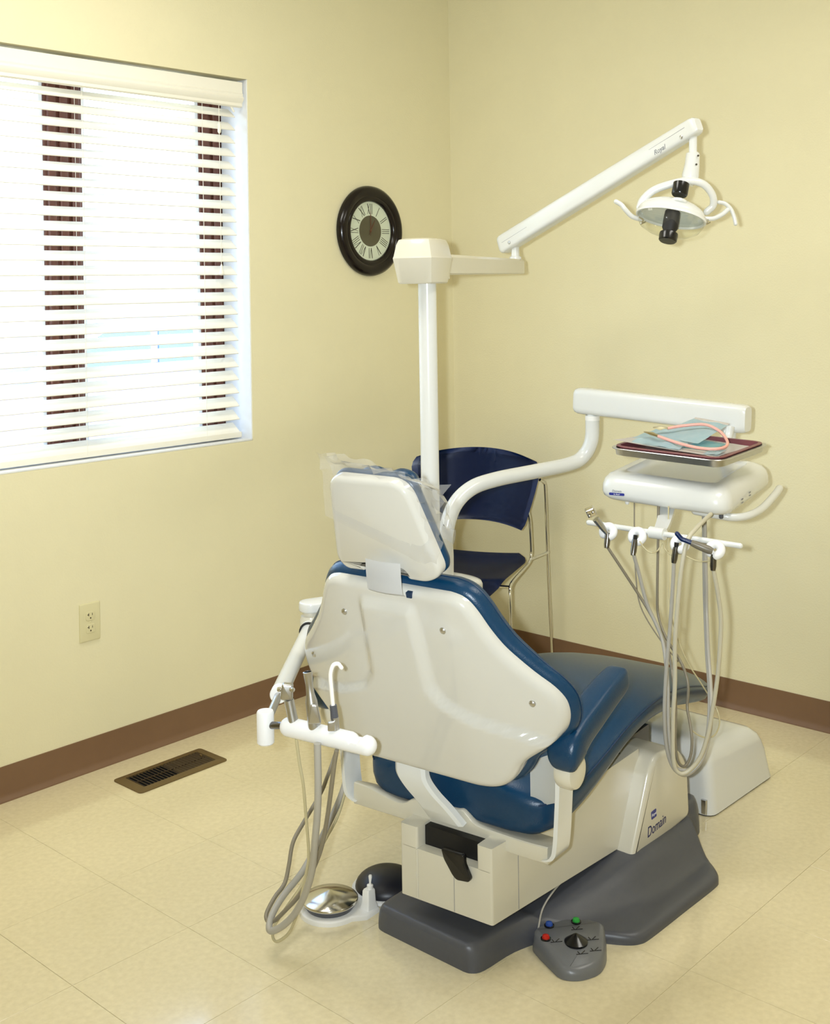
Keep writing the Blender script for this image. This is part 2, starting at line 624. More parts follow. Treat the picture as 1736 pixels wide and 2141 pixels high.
# ------------------------------------------------------------------ outside the window
struct(obj('ground_outside', box(-30, 40, 0.35, 70, -0.35, -0.15), 'concrete'))
car = thing('parked_car', 'blue parked car seen through the window blind', 'car', (2.0, 6.2, -0.15))
CM = rotz((2.2, 6.4, -0.15), -8)
side = roundpoly([(-2.2, 0.28), (-2.25, 0.72), (-1.5, 0.86), (-0.75, 0.90), (1.3, 0.94), (2.15, 0.90), (2.2, 0.30)], 0.12)
obj('car_body', prism([(x, y) for x, y in side], CM @ Matrix(((1, 0, 0, 0), (0, 0, 1, -0.85), (0, 1, 0, 0), (0, 0, 0, 1))), 1.7, 0.08), 'carpaint', car)
cab = roundpoly([(-0.95, 0.88), (-0.15, 1.38), (0.95, 1.40), (1.65, 0.92)], 0.10)
obj('car_cabin', prism(cab, CM @ Matrix(((1, 0, 0, 0), (0, 0, 1, -0.72), (0, 1, 0, 0), (0, 0, 0, 1))), 1.44, 0.1), 'carpaint', car)
for pts in ([(-0.62, 0.95), (-0.10, 1.29), (0.32, 1.31), (0.32, 0.95)], [(0.40, 0.95), (0.40, 1.31), (0.88, 1.31), (1.32, 0.96)]):
    for y in (-0.745, 0.715):
        obj('car_window', prism(roundpoly(pts, 0.05), CM @ Matrix(((1, 0, 0, 0), (0, 0, 1, y), (0, 1, 0, 0), (0, 0, 0, 1))), 0.03), 'carglass', car)
for x in (-1.4, 1.4):
    for y in (-0.86, 0.66):
        o_ = CM @ V(x, y, 0.31)
        ax = CM.to_3x3() @ V(0, 1, 0)
        w_ = obj('wheel', lathe([(0.2, 0), (0.30, 0), (0.31, 0.03), (0.31, 0.17), (0.30, 0.2), (0.2, 0.2)], o_, ax, 28), 'tyre', car)
        obj('hub_cap', lathe([(0.19, -0.004), (0.12, -0.02), (0.02, -0.024)], o_, ax, 20), 'steel', w_)

# ------------------------------------------------------------------ ceiling fixtures
for k, (tx, ty) in enumerate(TROFFERS):
    lf = thing('ceiling_light', ['recessed ceiling light above the floor in front of the window', 'recessed ceiling light above the floor along the right wall'][k], 'ceiling light', (tx, ty, RH))
    b = box(tx - 0.61, tx + 0.61, ty - 0.31, ty - 0.285, RH - 0.03, RH - 0.001)
    box(tx - 0.61, tx + 0.61, ty + 0.285, ty + 0.31, RH - 0.03, RH - 0.001, bm=b)
    box(tx - 0.61, tx - 0.585, ty - 0.285, ty + 0.285, RH - 0.03, RH - 0.001, bm=b)
    box(tx + 0.585, tx + 0.61, ty - 0.285, ty + 0.285, RH - 0.03, RH - 0.001, bm=b)
    obj('lamp_frame', b, 'plainwhite', lf)
    obj('lamp_lens', box(tx - 0.585, tx + 0.585, ty - 0.285, ty + 0.285, RH - 0.022, RH - 0.012), 'diffuser', lf)

# ------------------------------------------------------------------ wall clock
CK = V(-0.497, 0, 1.7055)
ck = thing('wall_clock', 'round wall clock with dark wood frame and Roman numerals', 'clock', CK)
nrm = V(0, -1, 0)
R0 = 0.176
obj('clock_frame', lathe([(R0 - 0.004, 0), (R0, 0.006), (R0 - 0.003, 0.018), (R0 - 0.014, 0.029), (R0 - 0.026, 0.032), (R0 - 0.036, 0.028), (R0 - 0.042, 0.024), (R0 - 0.046, 0.026), (R0 - 0.052, 0.027), (R0 - 0.058, 0.022), (R0 - 0.062, 0.014), (R0 - 0.062, 0.003)], CK, nrm, 72, cap=False), 'wood', ck, angle=60)
DR = R0 - 0.061
dial = obj('dial', lathe([(0.001, 0.010), (DR, 0.010), (DR, 0.002), (0.001, 0.002)], CK, nrm, 64), 'dial', ck)
obj('dial_centre', lathe([(0.001, 0.0112), (0.060, 0.0112), (0.060, 0.009), (0.001, 0.009)], CK, nrm, 48), 'dialdark', dial)
# face frame: x to the right (towards the corner), y up, seen from the room
CF = frame(CK, (1, 0, 0), (0, -1, 0))


def numeral(hour, s):
    a = PI / 2 - hour * PI / 6
    rad = V(math.cos(a), math.sin(a), 0)
    tan = V(math.sin(a), -math.cos(a), 0)
    h0, h1 = 0.066, 0.106
    wid = {'I': 0.0075, 'V': 0.015, 'X': 0.015}
    total = sum(wid[c] for c in s)
    p = -total / 2
    b = bmesh.new()

    def stroke(t0, r0, t1, r1, w):
        A = rad * r0 + tan * t0
        B = rad * r1 + tan * t1
        d = (B - A).normalized()
        q = V(-d.y, d.x, 0) * w / 2
        ring = [A - q, A + q, B + q, B - q]
        loft([[CF @ V(v.x, v.y, 0.0098) for v in ring], [CF @ V(v.x, v.y, 0.0108) for v in ring]], bm=b)
    for c in s:
        w = wid[c]
        m = p + w / 2
        if c == 'I':
            stroke(m, h0, m, h1, 0.0021)
        elif c == 'V':
            stroke(p + .0015, h1, m, h0, 0.003)
            stroke(p + w - .0015, h1, m, h0, 0.0014)
        else:
            stroke(p + .0015, h1, p + w - .0015, h0, 0.003)
            stroke(p + w - .0015, h1, p + .0015, h0, 0.0014)
        p += w
    obj('numeral', b, 'ink', dial)


for h_, s_ in zip(range(1, 13), ['I', 'II', 'III', 'IIII', 'V', 'VI', 'VII', 'VIII', 'IX', 'X', 'XI', 'XII']):
    numeral(h_, s_)
for ang, ln, nm in ((PI / 2 - 0.52, 0.048, 'hour_hand'), (PI / 2 - 0.02, 0.085, 'minute_hand')):
    d = V(math.cos(ang), math.sin(ang), 0)
    q = V(-d.y, d.x, 0)
    pts = [d * -0.018, d * 0.01 + q * 0.002, d * ln * .6 + q * 0.0024, d * ln, d * ln * .6 - q * 0.0024, d * 0.01 - q * 0.002]
    obj(nm, loft([[CF @ V(v.x, v.y, 0.0125) for v in pts], [CF @ V(v.x, v.y, 0.0135) for v in pts]]), 'copper', ck)
obj('hand_pin', lathe([(0.005, 0.010), (0.005, 0.015), (0.001, 0.016)], CK, nrm, 14), 'copper', ck)
obj('clock_glass', lathe([(0.001, 0.017), (DR + 0.003, 0.0165), (DR + 0.003, 0.0155), (0.001, 0.016)], CK, nrm, 48), 'glass', ck)

# ------------------------------------------------------------------ wall outlet
OL = V(-1.757, 0, 0.461)
ol = thing('wall_outlet', 'ivory duplex power outlet low on the wall under the window', 'outlet', OL)
OM = frame(OL, (1, 0, 0), (0, -1, 0))
obj('cover_plate', prism(roundpoly([(-0.036, -0.059), (0.036, -0.059), (0.036, 0.059), (-0.036, 0.059)], 0.004), OM, 0.006, 0.003, both=False), 'plate', ol)
for dz in (0.0195, -0.0195):
    rc = obj('receptacle', prism(roundpoly([(-0.0165, dz - 0.014), (0.0165, dz - 0.014), (0.0165, dz + 0.014), (-0.0165, dz + 0.014)], 0.008), OM, 0.0078, 0.001, both=False), 'plate', ol)
    obj('blade_slot', prism([(-0.0075, dz + 0.000), (-0.0055, dz + 0.000), (-0.0055, dz + 0.009), (-0.0075, dz + 0.009)], OM, 0.0082), 'slot', rc)
    obj('blade_slot', prism([(-0.0115, dz + 0.0035), (-0.0055, dz + 0.0035), (-0.0055, dz + 0.0055), (-0.0115, dz + 0.0055)], OM, 0.0082), 'slot', rc)
    obj('blade_slot', prism([(0.0055, dz + 0.001), (0.007, dz + 0.001), (0.007, dz + 0.008), (0.0055, dz + 0.008)], OM, 0.0082), 'slot', rc)
    obj('ground_hole', prism(roundpoly([(-0.002, dz - 0.009), (0.002, dz - 0.009), (0.002, dz - 0.004), (-0.002, dz - 0.004)], 0.002), OM, 0.0082), 'slot', rc)
obj('plate_screw', lathe([(0.0028, 0), (0.0028, 0.0068), (0.001, 0.0075)], OL, (0, -1, 0), 12), 'plate', ol)

# ------------------------------------------------------------------ floor vent
vt = thing('floor_vent', 'bronze metal floor register with louvres near the baseboard', 'floor vent', (-1.598, -0.195, 0))
VX0, VX1, VY0, VY1 = -1.762, -1.434, -0.268, -0.122
ix0, ix1, iy0, iy1 = VX0 + 0.03, VX1 - 0.03, VY0 + 0.024, VY1 - 0.024
outr = roundpoly([(VX0, VY0), (VX1, VY0), (VX1, VY1), (VX0, VY1)], 0.014, 6)
innr = roundpoly([(ix0, iy0), (ix1, iy0), (ix1, iy1), (ix0, iy1)], 0.003, 6)
bm = loft([[(x, y, 0) for x, y in outr], [(x, y, 0.003) for x, y in outr], [(x, y, 0.0055) for x, y in inset(outr, 0.006)], [(x, y, 0.006) for x, y in innr], [(x, y, 0.0012) for x, y in innr]], cap=False)
obj('vent_frame', bm, 'ventframe', vt)
obj('vent_shaft', box(ix0 - .002, ix1 + .002, iy0 - .002, iy1 + .002, 0.0003, 0.0012), 'void', vt)
n = 22
for k in range(n):
    x = ix0 + (ix1 - ix0) * (k + 0.5) / n
    tilt = -0.0025 if k < n / 2 else 0.0025
    b = loft([[(x - .0015 - tilt, y, 0.001), (x + .0015 - tilt, y, 0.001), (x + .0015 + tilt, y, 0.0055), (x - .0015 + tilt, y, 0.0055)] for y in (iy0, iy1)])
    obj('louvre', b, 'ventslat', vt)
obj('vent_bar', box(ix0, ix1, (iy0 + iy1) / 2 - .0015, (iy0 + iy1) / 2 + .0015, 0.0012, 0.0052), 'ventslat', vt)
obj('damper_tab', box(ix1 - 0.016, ix1 - 0.011, (iy0 + iy1) / 2 + .005, (iy0 + iy1) / 2 + .015, 0.002, 0.011, 0.001), 'ventframe', vt)

# ------------------------------------------------------------------ dental chair
# the upholstered top is swung six degrees on its base: forward FW, right-hand side RT
PSI = math.radians(6)
O0 = V(-1.83, -1.47, 0)
FW = V(math.cos(PSI), math.sin(PSI), 0)
RT = V(math.sin(PSI), -math.cos(PSI), 0)
UPZ = V(0, 0, 1)


def L(a, u, z):
    return O0 + FW * a + RT * u + UPZ * z


dc = thing('dental_chair', 'dental patient chair with cream back shell and blue upholstery', 'dental chair', (-1.40, -1.47, 0))

# --- floor base: low grey casting with a foot wing on the right
base_tab = [  # X, Y right edge, Y left edge
    (-1.832, -1.575, -1.335), (-1.826, -1.592, -1.312), (-1.80, -1.606, -1.300), (-1.70, -1.612, -1.296), (-1.62, -1.640, -1.296), (-1.572, -1.690, -1.296),
    (-1.540, -1.745, -1.296), (-1.515, -1.785, -1.296), (-1.490, -1.806, -1.296), (-1.45, -1.812, -1.296), (-1.30, -1.812, -1.296), (-1.16, -1.812, -1.296), (-1.125, -1.804, -1.296),
    (-1.100, -1.785, -1.296), (-1.06, -1.735, -1.296), (-1.02, -1.680, -1.296), (-0.985, -1.642, -1.296), (-0.93, -1.640, -1.30), (-0.900, -1.625, -1.32), (-0.89, -1.60, -1.35)]


def base_h(x, y):
    hump = 0.050 + 0.040 * max(0.0, min(1.0, (x + 1.62) / 0.35))
    if x < -1.62:
        hump = 0.058
    ys = 1.600 + 0.068 * max(0.0, min(1.0, (x + 1.60) / 0.26))
    side_ = max(0.0, min(1.0, (-y - ys) / 0.085))
    side_ = side_ * side_ * (3 - 2 * side_)
    return hump * (1 - side_) + 0.024 * side_


rows = []
dense = spline_table(base_tab, 4)
for X, yr, yl in dense:
    row = []
    for k in range(41):
        t = k / 40
        t = 0.5 - 0.5 * math.cos(PI * t)
        y = yr + (yl - yr) * t
        d = min(y - yr, yl - y, (X + 1.835) * 1.2 + .004, (-0.888 - X) * 1.2 + 0.004)
        rr = 0.022
        d = max(0.0, min(rr, d))
        f = math.sqrt(max(0.0, 1 - (1 - d / rr) ** 2))
        row.append((X, y, 0.006 + (base_h(X, y) - 0.006) * f))
    rows.append(row)
bm = grid(rows)
be = [e for e in bm.edges if e.is_boundary]
ex = bmesh.ops.extrude_edge_only(bm, edges=be)
for v in [g for g in ex['geom'] if isinstance(g, bmesh.types.BMVert)]:
    v.co.z = 0.0
obj('floor_base', bm, 'grey', dc, angle=60)

# --- lift housing behind and under the seat
def Lr(pts, z):
    return [L(a, u, z) for a, u in pts]


plan = roundpoly([(0.022, -0.090), (0.62, -0.090), (0.62, 0.2192), (0.022, 0.158)], 0.006, 4)


def zb(a):
    return 0.100 - 0.022 * max(0, a - 0.02)


b = loft([[L(a, u, zb(a)) for a, u in plan], [L(a, u, 0.214) for a, u in plan]])
obj('lift_housing', b, 'cream', dc)
obj('housing_post', loft([[L(a, u, z) for a, u in roundpoly([(0.022, -0.090), (0.11, -0.090), (0.11, -0.042), (0.022, -0.042)], 0.006, 3)] for z in (0.213, 0.262)]), 'cream', dc)
obj('housing_post', loft([[L(a, u, z) for a, u in roundpoly([(0.022, 0.120), (0.13, 0.120), (0.22, 0.120), (0.32, 0.120), (0.62, 0.120), (0.62, 0.2192), (0.32, 0.1885), (0.22, 0.1783), (0.13, 0.1690), (0.022, 0.158)], 0.004, 3)] for z in (0.213, 0.266)]), 'cream', dc)
hp_ = [o_ for o_ in dc.children if o_.name.startswith('housing_post')][-1]
for v in hp_.data.vertices:
    w_ = v.co + dc.location - O0
    a_ = w_.dot(FW)
    if w_.z > 0.24:
        v.co.z += 0.040 * max(0.0, min(1.0, (a_ - 0.13) / 0.38))
hp_.data.update()
obj('housing_side', loft([[L(a, u, z) for a, u in ((0.12, -0.09), (0.55, -0.09), (0.55, 0.12), (0.12, 0.12))] for z in (0.2145, 0.262)]), 'blackmatte', dc)
obj('housing_rib', tube([L(0.0215, -0.043, 0.105), L(0.0215, -0.043, 0.213)], 0.0028, 8), 'cream', dc)
obj('housing_seam', tube([L(0.0218, 0.058, 0.102), L(0.0218, 0.058, 0.213)], 0.0006, 6), 'greyink', dc)
obj('housing_seam', tube([L(0.115, 0.1675, 0.100), L(0.115, 0.1675, 0.26)], 0.0008, 6), 'greyink', dc)
lev = [(0.045, 0.008), (0.105, 0.008), (0.106, -0.012), (0.122, -0.040), (0.118, -0.048), (0.086, -0.052), (0.075, -0.044), (0.052, -0.014)]
LVM = frame(L(0.018, -0.01, 0.235), RT, -FW)
obj('release_lever', prism(roundpoly(lev, 0.006), LVM, 0.014, 0.003), 'black', dc)
obj('cavity_shade', loft([[L(a, u, z) for a, u in ((0.05, -0.04), (0.11, -0.04), (0.11, 0.119), (0.05, 0.119))] for z in (0.2145, 0.258)]), 'blackmatte', dc)  # black fill: the shade of the open cavity put into colour

# --- front cover with the lettering
covp = [(-1.308, 0.066), (-1.212, 0.270), (-1.180, 0.298), (-1.075, 0.287), (-1.026, 0.232), (-1.018, 0.088)]
covp = roundpoly(covp, [0.026, 0.035, 0.03, 0.045, 0.05, 0.026], 6)
CVM = Matrix(((1, 0, 0, 0), (0, 0, 1, -1.668), (0, 1, 0, 0), (0, 0, 0, 1)))
cover = obj('front_cover', prism(covp, CVM, 0.34, 0.013, 4), 'cream', dc)
TM = frame((-1.188, -1.6682, 0.121), (math.cos(0.10), 0, math.sin(0.10)), (0, -1, 0))
obj('lettering', text_bm('Domain', 0.036, TM @ Matrix.Scale(0.78, 4, (1, 0, 0)), 0.0004, 0.28), 'navyink', cover)
BM_ = frame((-1.200, -1.6682, 0.155), (math.cos(0.10), 0, math.sin(0.10)), (0, -1, 0))
bdg = obj('badge', prism(roundpoly([(-0.012, -0.010), (0.012, -0.010), (0.012, 0.010), (-0.012, 0.010)], 0.003), BM_, 0.0006), 'badge', cover)
obj('lettering', text_bm('Royal', 0.010, frame((-1.200, -1.6688, 0.155), (math.cos(0.10), 0, math.sin(0.10)), (0, -1, 0)), 0.0003, 0.3), 'plainwhite', cover)
obj('lift_top', loft([[L(a, u, z) for a, u in ((0.46, -0.20), (0.80, -0.20), (0.80, 0.160), (0.46, 0.160))] for z in (0.235, 0.300)]), 'grey', dc)
obj('cover_rail', tube([L(0.535, 0.06, 0.3065), L(0.560, 0.195, 0.3075)], 0.003, 8), 'darksteel', dc)

# --- armrest yoke: flat bar bent into a wide U
YA = 0.085
zt = [(-0.268, 0.285), (-0.22, 0.283), (-0.16, 0.272), (-0.12, 0.272), (-0.08, 0.290), (0.02, 0.292), (0.045, 0.296), (0.06, 0.288), (0.085, 0.272), (0.15, 0.268), (0.22, 0.268), (0.268, 0.270)]
zt = spline_table(zt, 3)
b = bmesh.new()
loft([[L(YA - 0.012, u, 0.243), L(YA - 0.014, u, 0.246), L(YA - 0.012, u, z + 0.007), L(YA - 0.009, u, z + 0.009), L(YA + 0.004, u, z + 0.008), L(YA + 0.07, u, 0.262), L(YA + 0.07, u, 0.243)] for u, z in zt], bm=b)
yoke = obj('arm_yoke', b, 'cream', dc)
for s in (-1, 1):
    path = [(0.262, 0.252), (0.282, 0.262), (0.291, 0.29), (0.298, 0.38), (0.304, 0.475)]
    path = spline_table(path, 5)
    rings = []
    for i, (u, z) in enumerate(path):
        hw = 0.030 if z < 0.40 else 0.030 + 0.004 * (z - 0.40) / 0.075
        YU = YA - 0.012
        rings.append([L(YU + 0.02 + hw, s * (u - 0.005), z), L(YU + 0.02 + hw, s * (u + 0.005), z), L(YU + 0.02 - hw, s * (u + 0.005), z), L(YU + 0.02 - hw, s * (u - 0.005), z)])
    obj('yoke_upright', loft(rings), 'white', dc, angle=30)
    pc = L(0.076, s * 0.302, 0.458)
    obj('arm_pivot', lathe([(0.028, 0), (0.036, 0.003), (0.039, 0.010), (0.039, 0.032), (0.035, 0.041), (0.024, 0.044)], pc, RT * s, 32), 'cream', dc)
    # fairing between upright and seat
    rows = [[L(0.105 + 0.01 * math.sin(t * PI), s * (0.208 + 0.085 * t), z0 + (z1 - z0) * t) for t in [i / 8 for i in range(9)]] for z0, z1 in ((0.335, 0.372), (0.37, 0.41), (0.405, 0.45), (0.44, 0.482))]
    b = grid(rows)
    bmesh.ops.solidify(b, geom=b.faces[:], thickness=0.006)
    obj('arm_fairing', b, 'white', dc)
    # padded armrest
    arm_c = [(0.056, 0.482, 0.022), (0.052, 0.490, 0.030), (0.050, 0.506, 0.034), (0.060, 0.524, 0.034), (0.095, 0.540, 0.032), (0.15, 0.558, 0.031), (0.21, 0.578, 0.030), (0.262, 0.592, 0.028), (0.290, 0.600, 0.024), (0.304, 0.603, 0.012)]
    arm_c = spline_table(arm_c, 4)
    P = [V(a, 0, z) for a, z, r in arm_c]
    rings = []
    for i, (a, z, r) in enumerate(arm_c):
        d = (P[min(i + 1, len(P) - 1)] - P[max(i - 1, 0)]).normalized()
        nn = V(-d.z, 0, d.x)
        ring = []
        for k in range(20):
            ang = 2 * PI * k / 20
            cx, cy = math.cos(ang), math.sin(ang)
            cx = math.copysign(abs(cx) ** 0.5, cx)
            cy = math.copysign(abs(cy) ** 0.5, cy)
            q = P[i] + nn * (r * cy)
            ring.append(L(q.x, s * (0.332 + (r + 0.002) * cx), q.z))
        rings.append(ring)
    obj('armrest', loft(rings), 'blue', dc, angle=70)

# --- stem that carries the backrest
st = [(0.022, -0.058, 0.420, 0.042), (0.018, -0.056, 0.398, 0.042), (0.018, -0.052, 0.374, 0.043), (0.026, -0.035, 0.346, 0.044), (0.042, -0.010, 0.312, 0.046), (0.058, 0.012, 0.276, 0.048)]
st = spline_table(st, 5)
rings = [[L(a, u - w, z), L(a - 0.006, u - w * .8, z), L(a - 0.006, u + w * .8, z), L(a, u + w, z), L(a + 0.014, u + w, z + 0.004), L(a + 0.014, u - w, z + 0.004)] for a, u, z, w in st]
obj('back_stem', loft(rings), 'white', dc, angle=30)
obj('stem_switch', lathe([(0.012, 0), (0.012, 0.012), (0.009, 0.014)], L(0.115, 0.072, 0.300), -FW, 14), 'red', dc)

# --- seat and leg rest
seat_tab = [  # a, half width, z bottom, z seam, z top
    (0.086, 0.150, 0.300, 0.335, 0.360), (0.092, 0.205, 0.282, 0.345, 0.380), (0.115, 0.243, 0.274, 0.350, 0.395), (0.16, 0.262, 0.278, 0.356, 0.408),
    (0.24, 0.270, 0.296, 0.370, 0.418), (0.34, 0.270, 0.322, 0.390, 0.430), (0.47, 0.266, 0.358, 0.416, 0.452), (0.60, 0.258, 0.372, 0.424, 0.464), (0.72, 0.248, 0.362, 0.418, 0.458),
    (0.86, 0.232, 0.336, 0.394, 0.432), (1.00, 0.214, 0.300, 0.356, 0.392), (1.13, 0.188, 0.266, 0.314, 0.346), (1.22, 0.152, 0.250, 0.288, 0.316), (1.265, 0.105, 0.248, 0.275, 0.298), (1.280, 0.05, 0.256, 0.270, 0.285)]
sect = spline_table(seat_tab, 5)
rings, seamL, seamR = [], [], []
for a, hw, zb_, zs, zt_ in sect:
    ring = []
    h = zs - zb_
    for t in (-0.7, -0.35, 0, 0.35, 0.7):
        ring.append(L(a, hw * t, zb_))
    ring += [L(a, hw * 0.88, zb_ + 0.06 * h), L(a, hw * 0.96, zb_ + 0.22 * h), L(a, hw * 0.995, zb_ + 0.5 * h), L(a, hw, zb_ + 0.8 * h), L(a, hw * 0.992, zs)]
    for k in range(1, 16):
        t = math.cos(PI * k / 16)
        ring.append(L(a, hw * 0.985 * t, zs + (zt_ - zs) * (1 - abs(t) ** 3.0) ** 0.8 + 0.002))
    ring += [L(a, -hw * 0.992, zs), L(a, -hw, zb_ + 0.8 * h), L(a, -hw * 0.995, zb_ + 0.5 * h), L(a, -hw * 0.96, zb_ + 0.22 * h), L(a, -hw * 0.88, zb_ + 0.06 * h)]
    rings.append(ring)
    seamR.append(L(a, hw * 0.993, zs))
    seamL.append(L(a, -hw * 0.993, zs))
seat = obj('seat_cushion', loft(rings), 'blue', dc, angle=75)
obj('seat_seam', tube(seamR[8:], 0.0023, 6), 'seam', seat)
obj('seat_seam', tube(seamL[8:], 0.0023, 6), 'seam', seat)

# --- backrest: moulded shell with raised spine and forward-swept wings
BT = math.radians(16)
BV = UPZ * math.cos(BT) - FW * math.sin(BT)
BN = FW * math.cos(BT) + UPZ * math.sin(BT)
BA = L(0.0, 0, 0.40)


def B(u, v, f):
    return BA + RT * u + BV * v + BN * f


out_tab = [(0.014, 0.150), (0.016, 0.182), (0.024, 0.210), (0.040, 0.232), (0.060, 0.247), (0.078, 0.258), (0.094, 0.274), (0.110, 0.298), (0.128, 0.324), (0.150, 0.346), (0.172, 0.356), (0.197, 0.359),
           (0.224, 0.354), (0.252, 0.336), (0.28, 0.308), (0.31, 0.280), (0.345, 0.250), (0.38, 0.226), (0.41, 0.209), (0.432, 0.193), (0.445, 0.174), (0.4505, 0.150)]
out_tab = [(v + 0.0125 * max(0.0, (v - 0.35) / 0.10), w) for v, w in out_tab]
dens = spline_table(out_tab, 4)
right = [(w, v) for v, w in dens]
outline = right + [(-w, v) for w, v in reversed(right)]


def wing(u):
    return 0.060 * (max(0.0, abs(u) - 0.13) / 0.24) ** 1.7


def sstep(x):
    x = max(0.0, min(1.0, x))
    return x * x * (3 - 2 * x)


def spine(u, v):
    """raised middle that flares out along the bottom"""
    e = lerp_table([(0.0, 0.40), (0.12, 0.37), (0.155, 0.28), (0.178, 0.18), (0.205, 0.105), (0.24, 0.078), (0.45, 0.068)], v)[0]
    top = sstep((0.437 - v) / 0.03)
    return 0.016 * top * sstep((e + 0.012 - abs(u + 0.010)) / 0.024)


def dist_out(u, v, poly):
    best = 9
    for i in range(len(poly)):
        ax, ay = poly[i - 1]
        bx, by = poly[i]
        dx, dy = bx - ax, by - ay
        L2 = dx * dx + dy * dy
        t = max(0, min(1, ((u - ax) * dx + (v - ay) * dy) / L2)) if L2 > 0 else 0
        best = min(best, (u - ax - dx * t) ** 2 + (v - ay - dy * t) ** 2)
    return math.sqrt(best)


rows = []
NU = 84
vv = []
for i in range(76):
    t = i / 75
    vv.append(0.014 + 0.4490 * (0.35 * t + 0.65 * (0.5 - 0.5 * math.cos(PI * t))))
dtab = [(v, w) for v, w in dens]
for v in vv:
    w = lerp_table(dtab, v)[0]
    row = []
    for k in range(NU + 1):
        t = k / NU
        t = 0.55 * (2 * t - 1) + 0.45 * math.sin(PI / 2 * (2 * t - 1))
        u = w * t
        d = dist_out(u, v, outline)
        rr = 0.020
        rd = 0.0
        if d < rr:
            rd = rr - math.sqrt(max(0, rr * rr - (rr - d) ** 2))
        row.append(B(u, v, wing(u) - spine(u, v) + rd))
    rows.append(row)
bm = grid(rows)
be = [e for e in bm.edges if e.is_boundary]
ex = bmesh.ops.extrude_edge_only(bm, edges=be)
vs_ = [g for g in ex['geom'] if isinstance(g, bmesh.types.BMVert)]
bmesh.ops.translate(bm, verts=vs_, vec=BN * 0.022)
shell = obj('back_shell', bm, 'shell', dc, angle=80)
for u, v in ((-0.140, 0.380), (0.128, 0.380), (0.298, 0.224), (-0.298, 0.224)):
    obj('shell_screw', lathe([(0.0075, -0.004), (0.0075, 0.001), (0.005, 0.0035), (0.001, 0.0045)], B(u, v, wing(u) - 0.0005), -BN, 14), 'steel', shell)
# upholstery in front of the shell
rings = []
for off, f in ((-0.03, 0.020), (0.000, 0.022), (0.008, 0.028), (0.013, 0.040), (0.014, 0.055), (0.011, 0.070), (0.002, 0.080), (-0.016, 0.087), (-0.05, 0.091), (-0.09, 0.092)):
    ip = inset(outline, -off)
    rings.append([B(u, v, 0.02 + (f - 0.02) * (1 - 0.5 * (abs(u) / 0.36) ** 2) + wing(u) * (1.0 if off > -0.04 else 0.9)) for u, v in ip])
obj('back_cushion', loft(rings), 'blue', dc, angle=80)
obj('cushion_seam', tube([B(u, v, 0.02 + 0.036 * (1 - 0.5 * (abs(u) / 0.36) ** 2) + wing(u)) for u, v in inset(outline, -0.0142)], 0.0012, 6), 'seam', dc)

# --- headrest
HT = math.radians(20)
HV = UPZ * math.cos(HT) - FW * math.sin(HT)
HN = FW * math.cos(HT) + UPZ * math.sin(HT)
HA = L(-0.128, 0.0, 0.866)


def H(u, v, f):
    return HA + RT * u + HV * v + HN * f


HM = Matrix(((RT.x, HV.x, HN.x, HA.x), (RT.y, HV.y, HN.y, HA.y), (RT.z, HV.z, HN.z, HA.z), (0, 0, 0, 1)))
hpoly = roundpoly([(-0.115, 0.0), (-0.062, 0.002), (-0.056, 0.016), (0.048, 0.016), (0.056, -0.002), (0.110, -0.002), (0.150, 0.026), (0.106, 0.232), (-0.098, 0.232), (-0.136, 0.026)], [0.03, 0.006, 0.006, 0.006, 0.008, 0.03, 0.03, 0.04, 0.035, 0.03], 7)
rings = []
for ins, f in ((0.012, 0.000), (0.006, 0.0015), (0.002, 0.005), (0.0, 0.010), (0.0, 0.026)):
    rings.append([H(u, v, f) for u, v in inset(hpoly, ins)])
obj('headrest_shell', loft(rings), 'shell', dc, angle=50)
hc = roundpoly([(-0.108, 0.002), (0.114, 0.002), (0.150, 0.028), (0.107, 0.233), (-0.099, 0.233), (-0.137, 0.028)], 0.035, 7)
rings = []
for ins, f in ((0.01, 0.024), (0.001, 0.0255), (-0.002, 0.032), (-0.002, 0.040), (0.003, 0.048), (0.014, 0.054), (0.03, 0.056)):
    rings.append([H(u, v, f) for u, v in inset(hc, ins)])
obj('headrest_pad', loft(rings), 'blue', dc, angle=80)
rings = []
for t in [i / 16 for i in range(17)]:
    u = -0.070 + 0.155 * t
    s = (1 - abs(2 * t - 1) ** 4) ** 0.5
    dip = 0.012 * math.exp(-((t - 0.5) / 0.13) ** 2)
    rings.append([H(u, 0.196 - dip + (0.026 * s + 0.001) * math.cos(2 * PI * k / 14) * (1.0 if math.cos(2 * PI * k / 14) > 0 else 2.5), 0.074 + (0.026 * s + 0.001) * math.sin(2 * PI * k / 14)) for k in range(14)])
obj('headrest_pillow', loft(rings), 'blue', dc, angle=80)
# white link plate from backrest top into the headrest
rows = []
for v_, f_ in ((0.456, -0.014), (0.464, -0.022), (0.482, -0.0205), (0.505, -0.016), (0.530, -0.010)):
    rows.append([B(-0.036 + 0.094 * t, v_, f_ - 0.004 * math.sin(PI * t)) for t in [i / 8 for i in range(9)]])
b = grid(rows)
bmesh.ops.solidify(b, geom=b.faces[:], thickness=-0.010)
obj('headrest_link', b, 'nylon', dc)
obj('link_slot', loft([[B(u, v, f) for u, v in ((0.050, 0.446), (0.063, 0.446), (0.063, 0.458), (0.050, 0.458))] for f in (-0.0030, 0.02)]), 'seam', dc)

# --- clear film sleeve over the headrest (lies on the chair: a thing of its own)
film_rng = random.Random(3)


